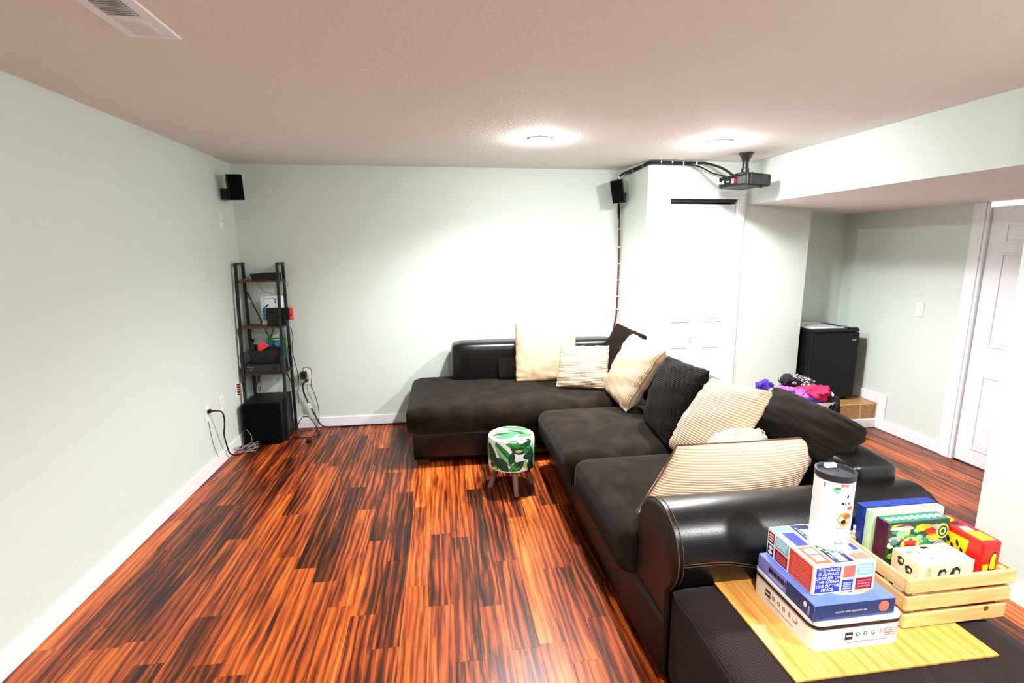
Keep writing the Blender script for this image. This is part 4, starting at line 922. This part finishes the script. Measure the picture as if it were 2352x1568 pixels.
part('cable', M['cord'], t, lambda bm: tube(bm, [(-1.295, YB-.035, .552), (-1.29, YB-.04, .588), (-1.26, YB-.04, .60), (-1.225, YB-.035, .575), (-1.222, YB-.03, .50), (-1.235, YB-.03, .42), (-1.20, YB-.028, .30), (-1.185, YB-.025, .18), (-1.19, YB-.03, .09), (-1.22, YB-.06, .01), (-1.33, YB-.10, .006), (-1.37, YB-.07, .006)], .003, 6, 7), True)
t = thing('wall_lead', 'thick black power cord along the back baseboard with a white label', 'cord', (-1.27, YB, 0))
part('plug', M['black'], t, lambda bm: lathe(bm, [(.001, -.035), (.012, -.033), (.016, -.02), (.016, -.0085)], (-1.275, YB, .468), 14, 'y'), True)
cbl = part('cable', M['cord'], t, lambda bm: tube(bm, [(-1.278, YB-.03, .465), (-1.305, YB-.04, .43), (-1.30, YB-.035, .34), (-1.27, YB-.03, .25), (-1.235, YB-.03, .17), (-1.20, YB-.03, .08), (-1.15, YB-.035, .018), (-1.05, YB-.036, .008), (-.8, YB-.032, .008), (-.55, YB-.035, .008), (-.2, YB-.03, .008)], .0065, 8, 7), True)
part('paper_label', M['paper'], cbl, lambda bm: box(bm, (-.012, -.001, -.028), (.016, .001, .03), Matrix.Translation((-1.262, YB-.040, .225)) @ Matrix.Rotation(radians(-25), 4, 'Y')))
cable('coiled_cord', 'loop of black cord on the floor right of the subwoofer', [(-1.372, 4.66, .008), (-1.33, 4.70, .12), (-1.28, 4.735, .14), (-1.22, 4.72, .09), (-1.17, 4.66, .012), (-1.15, 4.60, .008), (-1.22, 4.54, .008), (-1.33, 4.55, .008), (-1.37, 4.60, .008)], .004)
t = thing('loose_plug', 'black plug end lying on the floor near the back wall', 'plug', (-1.2, 4.46, 0))
part('plug', M['black'], t, lambda bm: (box(bm, (-1.215, 4.415, .001), (-1.175, 4.45, .026), bev=.004), box(bm, (-1.205, 4.40, .008), (-1.201, 4.416, .014)), box(bm, (-1.19, 4.40, .008), (-1.186, 4.416, .014))))
part('cable', M['cord'], t, lambda bm: tube(bm, [(-1.195, 4.45, .012), (-1.22, 4.48, .006), (-1.235, 4.51, .006), (-1.20, 4.55, .006), (-1.15, 4.59, .006)], .0035, 6, 6), True)
rw = random.Random(3)
for k in range(9):
    cx, cy = XL+.10+rw.uniform(-.04, .06), 4.33+rw.uniform(-.05, .04); pts = []
    for q in range(7): pts.append((max(XL+.025, cx+rw.uniform(-.075, .085)), min(4.405, cy+rw.uniform(-.085, .075)), .004+rw.uniform(0, .05)*(1 if 0 < q < 6 else 0)))
    cable('tangled_wire', ('black' if k % 3 == 0 else 'silver')+' strand in the wire tangle at the foot of the subwoofer', pts, .0016, 'cord' if k % 3 == 0 else 'clearwire', 'wire', 5)['group'] = 'wire tangle'
cable('thin_wire', 'silver wire curving up the left front of the subwoofer', [(-1.68, 4.39, .004), (-1.655, 4.40, .05), (-1.66, 4.408, .10), (-1.69, 4.41, .15)], .0018, 'clearwire', 'wire', 5)
cable('hanging_wire', 'black wire hanging from the receiver behind the left shelf posts', [(-1.70, 4.77, .66), (-1.705, 4.805, .55), (-1.68, 4.81, .45), (-1.70, 4.81, .385)], .003, 'cord', 'wire')
cable('hanging_wire', 'dark wire looping down the right back post of the shelf', [(-1.375, 4.80, .98), (-1.362, 4.80, .9), (-1.365, 4.80, .85), (-1.375, 4.80, .80), (-1.37, 4.80, .70), (-1.35, 4.80, .58), (-1.34, 4.80, .5), (-1.355, 4.80, .38), (-1.36, 4.80, .25)], .003, 'cord', 'wire')

# ---- wall speakers
def speaker(label, mtx, arm_to):
    t = thing('wall_speaker', label, 'speaker', mtx.to_translation(), 'wall speakers')
    part('cabinet', M['black'], t, lambda bm: box(bm, (-.055, -.045, -.10), (.055, .06, .10), mtx, bev=.005))
    part('grille', M['grille'], t, lambda bm: box(bm, (-.052, -.055, -.097), (.052, -.044, .097), mtx, bev=.004))
    a = mtx @ Vector((0, .055, -.04)); b = Vector(arm_to)
    part('bracket_arm', M['black'], t, lambda bm: tube(bm, [a, b], .013, 10)); d = (b-a); 
    part('wall_mount', M['black'], t, lambda bm: box(bm, b-Vector((.03, .03, .045)), b+Vector((.012 if d.x > 0 else .03, .012 if d.y > .1 else .03, .045)), bev=.006)); return t
speaker('black wall speaker high in the left corner', Matrix.Translation((-1.645, 4.56, 2.175)) @ Matrix.Rotation(radians(-4), 4, 'Y') @ Matrix.Rotation(radians(28), 4, 'Z') @ Matrix.Rotation(radians(10), 4, 'X'), (-1.735, 4.60, 2.12))
speaker('black wall speaker hanging by the closet corner above a red wire', Matrix.Translation((1.64, 4.66, 2.185)) @ Matrix.Rotation(radians(-9), 4, 'Y') @ Matrix.Rotation(radians(-25), 4, 'Z') @ Matrix.Rotation(radians(8), 4, 'X'), (1.715, 4.69, 2.13))
t = thing('speaker_wire', 'red-brown speaker wire running down the corner behind the dark pillow', 'wire', (1.735, YB-.01, 1.5))
wz = [2.05, 1.8, 1.4, 1.0, .8]
part('wire', M['redwire'], t, lambda bm: tube(bm, [(1.715, YB-.012, 2.03), (1.722, YB-.009, 1.9), (1.728, YB-.008, 1.6), (1.726, YB-.008, 1.3), (1.722, YB-.008, 1.05), (1.70, YB-.012, .9), (1.685, YB-.02, .8)], .0075, 8, 6), True)
part('connector', M['black'], t, lambda bm: tube(bm, [(1.69, YB-.07, 2.09), (1.705, YB-.03, 2.05), (1.712, YB-.014, 2.02), (1.717, YB-.011, 1.95)], [.006, .011, .014, .008], 10), True)
for zz in (1.85, 1.68, 1.52, 1.36, 1.2, 1.07): part('clip', M['wplastic'], t, lambda bm: box(bm, (1.714, YB-.018, zz-.004), (1.741, YB-.0005, zz+.004)))
# ---- cable bundle along the ceiling
t = thing('cable_bundle', 'black cables clipped along the ceiling line from speaker to projector', 'cable', (1.9, 4.27, 2.37))
path = [(1.655, 4.70, 2.285), (1.675, 4.73, 2.32), (1.715, 4.70, 2.355), (1.748, 4.55, 2.368), (1.762, 4.40, 2.375), (1.775, 4.295, 2.385), (1.83, 4.283, 2.388), (1.95, 4.284, 2.386), (2.10, 4.284, 2.384), (2.22, 4.28, 2.384), (2.27, 4.22, 2.37)]
part('cable', M['cord'], t, lambda bm: tube(bm, path+[(2.33, 4.08, 2.31), (2.37, 3.98, 2.24)], .010, 8, 7), True)
p2 = [(x_+.003, y_-.012, z_-.016) for x_, y_, z_ in path[2:-2]]
part('cable', M['cord'], t, lambda bm: tube(bm, p2+[(2.19, 4.20, 2.34), (2.25, 4.08, 2.27), (2.31, 3.95, 2.225)], .007, 8, 7), True)
part('cable', M['greywire'], t, lambda bm: tube(bm, [(2.16, 4.22, 2.35), (2.20, 4.10, 2.28), (2.26, 3.95, 2.215)], .003, 6, 6), True)
for (x_, y_, z_) in ((1.665, 4.715, 2.31), (1.72, 4.69, 2.357), (1.742, 4.58, 2.366), (1.764, 4.39, 2.375), (1.88, 4.283, 2.385), (1.98, 4.283, 2.382), (2.08, 4.283, 2.383), (2.20, 4.281, 2.382)):
    part('clip', M['wplastic'], t, lambda bm: box(bm, (x_-.004, y_-.014, z_-.022), (x_+.004, y_+.012, z_+.012)))
# ---- projector
pj = thing('projector', 'black projector hanging from a ceiling mount in front of the closet', 'projector', (2.40, 3.88, ZC))
PM = Matrix.Translation((2.43, 3.93, 2.188)) @ Matrix.Rotation(radians(-74), 4, 'Z')
part('body', M['black'], pj, lambda bm: box(bm, (-.15, -.115, -.047), (.15, .135, .047), PM, bev=.014, seg=3), 'auto')
part('underside', M['greyink'], pj, lambda bm: box(bm, (-.13, -.095, -.0465), (.13, .095, -.044), PM))
part('top_plate', M['greyink'], pj, lambda bm: box(bm, (-.135, -.1, .044), (.135, .1, .048), PM))
for k in range(9): part('vent_slat', M['chrome'], pj, lambda bm: box(bm, (.05+.009*k, -.118, -.028), (.054+.009*k, -.113, .028), PM))
part('side_cover', M['blackm'], pj, lambda bm: box(bm, (.146, -.09, -.036), (.153, .09, .034), PM, bev=.002))
for a, b, c, d, m in ((-.128, -.118, -.012, .004, 'paper'), (-.108, -.09, -.014, .012, 'paper'), (-.062, -.038, -.004, .004, 'paper'), (-.012, .012, -.018, .018, 'salmon'), (-.14, -.132, -.01, .006, 'ltblue'), (.02, .034, -.018, .018, 'crimson')): part('port', M[m], pj, lambda bm: box(bm, (a, -.117, c), (b, -.114, d), PM))
part('lens', M['chrome'], pj, lambda bm: lathe(bm, [(.028, .10), (.03, .125), (.022, .128), (.001, .124)], (-.08, 0, 0), 24, 'y', PM), 'auto')
part('foot', M['black'], pj, lambda bm: lathe(bm, [(.009, -.056), (.009, -.044)], (.12, .06, 0), 12, 'z', PM))
part('mount_pole', M['blackm'], pj, lambda bm: lathe(bm, [(.024, -.155), (.03, -.15), (.03, -.12), (.023, -.115), (.023, -.07), (.03, -.055), (.045, -.02), (.058, -.004), (.058, -.0005)], (2.41, 3.885, ZC), 28), 'auto')
for a in (0, 1, 2, 3):
    an = radians(-38+45+90*a); part('mount_arm', M['blackm'], pj, lambda bm: bar(bm, (2.41, 3.885, 2.238), (2.41+.13*cos(an), 3.885+.13*sin(an), 2.229), .014, .010))
part('mount_plate', M['blackm'], pj, lambda bm: box(bm, (2.36, 3.84, 2.236), (2.46, 3.93, 2.25), bev=.003))

# ---- ceiling vent
vt = thing('ceiling_vent', 'white two-way ceiling air vent at top left', 'vent', (-.96, 1.85, ZC))
vx0, vx1, vy0, vy1 = -1.045, -.875, 1.62, 2.075
def f(bm):
    for lo, hi in (((vx0, vy0), (vx1, vy0+.032)), ((vx0, vy1-.03), (vx1, vy1)), ((vx0, vy0+.0325), (vx0+.04, vy1-.0305)), ((vx1-.04, vy0+.0325), (vx1, vy1-.0305)), ((vx0+.0405, 1.907), (vx1-.0405, 1.916))):
        box(bm, (lo[0], lo[1], ZC-.008), (hi[0], hi[1], ZC), bev=.002, seg=1)
part('frame', M['white'], vt, f)
part('duct', M['ink'], vt, lambda bm: box(bm, (vx0+.03, vy0+.03, ZC-.0012), (vx1-.03, vy1-.03, ZC)))
yy = vy0+.036
while yy < 1.903: part('louvre', M['white'], vt, lambda bm: box(bm, (vx0+.038, -.0005, -.008), (vx1-.038, .0005, .004), Matrix.Translation((0, yy, ZC-.006)) @ Matrix.Rotation(radians(-38), 4, 'X'))); yy += .0125
yy = 1.922
while yy < vy1-.03: part('louvre', M['white'], vt, lambda bm: box(bm, (vx0+.038, -.0005, -.008), (vx1-.038, .0005, .004), Matrix.Translation((0, yy, ZC-.006)) @ Matrix.Rotation(radians(42), 4, 'X'))); yy += .0115

# ================================================================== ALCOVE: fridge, laundry
fr = thing('mini_fridge', 'black mini fridge standing on the tiled step', 'fridge', (3.62, 4.38, STZ))
qx0, qx1, qy0, qy1, qz = 3.385, 3.862, 4.165, 4.585, .915
part('cabinet', M['fridge'], fr, lambda bm: box(bm, (qx0+.004, qy0+.05, STZ+.012), (qx1-.004, qy1, qz-.012), bev=.006))
part('door', M['fridge'], fr, lambda bm: box(bm, (qx0, qy0, STZ+.018), (qx1, qy0+.045, qz-.03), bev=.008))
part('top', M['black'], fr, lambda bm: box(bm, (qx0, qy0+.006, qz-.026), (qx1, qy1, qz), bev=.008))
part('hinge_cap', M['black'], fr, lambda bm: box(bm, (qx1-.10, qy0+.01, qz-.002), (qx1-.012, qy0+.05, qz+.012), bev=.003))
part('badge', M['chrome'], fr, lambda bm: box(bm, (qx1-.075, qy0-.0015, qz-.105), (qx1-.035, qy0+.001, qz-.097)))
for xx in (qx0+.03, qx1-.06):
    for yy in (qy0+.03, qy1-.06): part('foot', M['black'], fr, lambda bm: box(bm, (xx, yy, STZ+.0005), (xx+.03, yy+.03, STZ+.02)))
t = thing('glass_shelf', 'clear plastic tray lying on top of the mini fridge', 'tray', (3.55, 4.38, qz))
part('tray', M['glass'], t, lambda bm: box(bm, (qx0+.02, 4.235, qz+.001), (3.74, 4.55, qz+.006), bev=.002))
part('rim', M['wplastic'], t, lambda bm: (box(bm, (qx0+.02, 4.225, qz+.001), (3.745, 4.24, qz+.016), bev=.003), box(bm, (qx0+.02, 4.545, qz+.001), (3.745, 4.56, qz+.016), bev=.003)))
# laundry basket with slotted sides
lb = thing('laundry_basket', 'white slotted plastic laundry basket heaped with clothes behind the sofa', 'basket', (2.78, 3.42, 0))
lx0, lx1, ly0, ly1, lz = 2.44, 3.02, 3.34, 3.76, .50
cx, cy = (lx0+lx1)/2, (ly0+ly1)/2
def ringpts(s, z): return [Vector((cx+(p[0]-cx)*s, cy+(p[1]-cy)*s, z)) for p in rrect(lx0, lx1, ly0, ly1, .07, 5)]
def f(bm):
    P, Q, P2, Q2 = [[bm.verts.new(v) for v in ringpts(s, z)] for s, z in ((1.0, lz-.03), (1.03, lz), (.97, lz-.03), (.97, lz))]
    n = len(P)
    for A, B in ((P, Q), (Q, Q2), (Q2, P2), (P2, P)):
        for k in range(n): bm.faces.new((A[k], A[(k+1) % n], B[(k+1) % n], B[k]))
part('rim', M['wplastic'], lb, f, 'auto')
def f(bm):
    P = [bm.verts.new(v) for v in ringpts(.80, .002)]; Q = [bm.verts.new(v) for v in ringpts(.83, .10)]; n = len(P)
    for k in range(n): bm.faces.new((P[k], P[(k+1) % n], Q[(k+1) % n], Q[k]))
    bm.faces.new(P[::-1])
part('tub', M['wplastic'], lb, f, 'auto')
up, dn = rrect(lx0, lx1, ly0, ly1, .07, 5), None
def along(t_, s, z):
    # even walk round the rounded outline
    P = ringpts(s, z); L_ = [0]
    for i in range(len(P)): L_.append(L_[-1]+(P[(i+1) % len(P)]-P[i]).length)
    d = t_*L_[-1]
    for i in range(len(P)):
        if L_[i+1] >= d: return P[i].lerp(P[(i+1) % len(P)], (d-L_[i])/max(1e-9, L_[i+1]-L_[i]))
    return P[0]
for k in range(64): part('side_bar', M['wplastic'], lb, lambda bm: bar(bm, along(k/64, .832, .095), along(k/64, .985, lz-.022), .012, .006))
for zz, s in ((.22, .885), (.34, .935)): part('side_band', M['wplastic'], lb, lambda bm: tube(bm, ringpts(s, zz), .006, 5, closed=True))
part('handle', M['wplastic'], lb, lambda bm: tube(bm, [(lx1-.02, cy-.10, lz-.01), (lx1+.035, cy-.06, lz+.015), (lx1+.04, cy, lz+.02), (lx1+.035, cy+.06, lz+.015), (lx1-.02, cy+.10, lz-.01)], .010, 8, 6), True)
GL = 'clothes heaped in the laundry basket'
blob('garment', 'magenta knit top draped over the front of the laundry heap', 'clothing', (2.86, 3.460, 0.540), (.15, .12, .055), M['magenta'], 1, .35, GL, 5, 3.4)
blob('garment', 'lilac top bunched at the left of the laundry heap', 'clothing', (2.65, 3.460, 0.540), (.12, .11, .05), M['lilac'], 2, .35, GL, 5, 3.4)
blob('garment', 'bright purple cloth at the far left of the laundry heap', 'clothing', (2.54, 3.600, 0.575), (.055, .05, .05), M['purple'], 3, .35, GL, 4)
blob('garment', 'blush pink cloth beside the purple one in the basket', 'clothing', (2.585, 3.500, 0.540), (.08, .06, .035), M['blushc'], 4, .3, GL, 4)
blob('garment', 'black rolled cloth on top of the laundry heap', 'clothing', (2.74, 3.600, 0.615), (.055, .06, .045), M['blackcloth'], 5, .3, GL, 4)
blob('garment', 'black and white patterned cloth at the back of the laundry heap', 'clothing', (2.83, 3.620, 0.580), (.12, .10, .06), M['pattern'], 6, .3, GL, 4)
blob('garment', 'purple patterned cloth below the magenta top', 'clothing', (2.79, 3.410, 0.505), (.09, .06, .035), M['purple'], 7, .35, GL, 4)
blob('garment', 'black sleeve hanging over the basket rim', 'clothing', (2.955, 3.365, 0.460), (.06, .045, .075), M['blackcloth'], 8, .3, GL, 4)
blob('garment', 'black cloth piled at the right end of the laundry heap', 'clothing', (2.965, 3.540, 0.530), (.07, .08, .045), M['blackcloth'], 9, .3, GL, 4)
blob('garment', 'dark cloth filling the inside of the laundry basket', 'clothing', (2.74, 3.550, 0.320), (.20, .145, .15), M['pattern'], 10, .12, GL, 4)
tbk = thing('teal_basket', 'small teal plastic basket on the floor behind the laundry basket', 'basket', (3.13, 3.5, 0))
def f(bm):
    lo = rrect(3.06, 3.22, 3.38, 3.60, .02, 3); c_ = (3.14, 3.49); hi = [(c_[0]+(a-c_[0])*1.12, c_[1]+(b-c_[1])*1.12) for a, b in lo]; h2 = [(c_[0]+(a-c_[0])*1.06, c_[1]+(b-c_[1])*1.06) for a, b in lo]
    A = [bm.verts.new((a, b, .002)) for a, b in lo]; B = [bm.verts.new((a, b, .24)) for a, b in hi]; C_ = [bm.verts.new((a, b, .24)) for a, b in h2]; D_ = [bm.verts.new((c_[0]+(a-c_[0])*.94, c_[1]+(b-c_[1])*.94, .01)) for a, b in lo]
    n = len(A)
    for P, Q in ((A, B), (B, C_), (C_, D_)):
        for k in range(n): bm.faces.new((P[k], P[(k+1) % n], Q[(k+1) % n], Q[k]))
    bm.faces.new(A[::-1]); bm.faces.new(D_)
part('tub', M['teal'], tbk, f, 'auto'); part('rim', M['teal'], tbk, lambda bm: tube(bm, [(3.14+(a-3.14)*1.12, 3.49+(b-3.49)*1.12, .24) for a, b in rrect(3.06, 3.22, 3.38, 3.60, .02, 3)], .006, 6, closed=True))
blob('garment', 'black cloth lying in the teal basket', 'clothing', (3.14, 3.49, .215), (.062, .085, .05), M['blackcloth'], 11, .2)
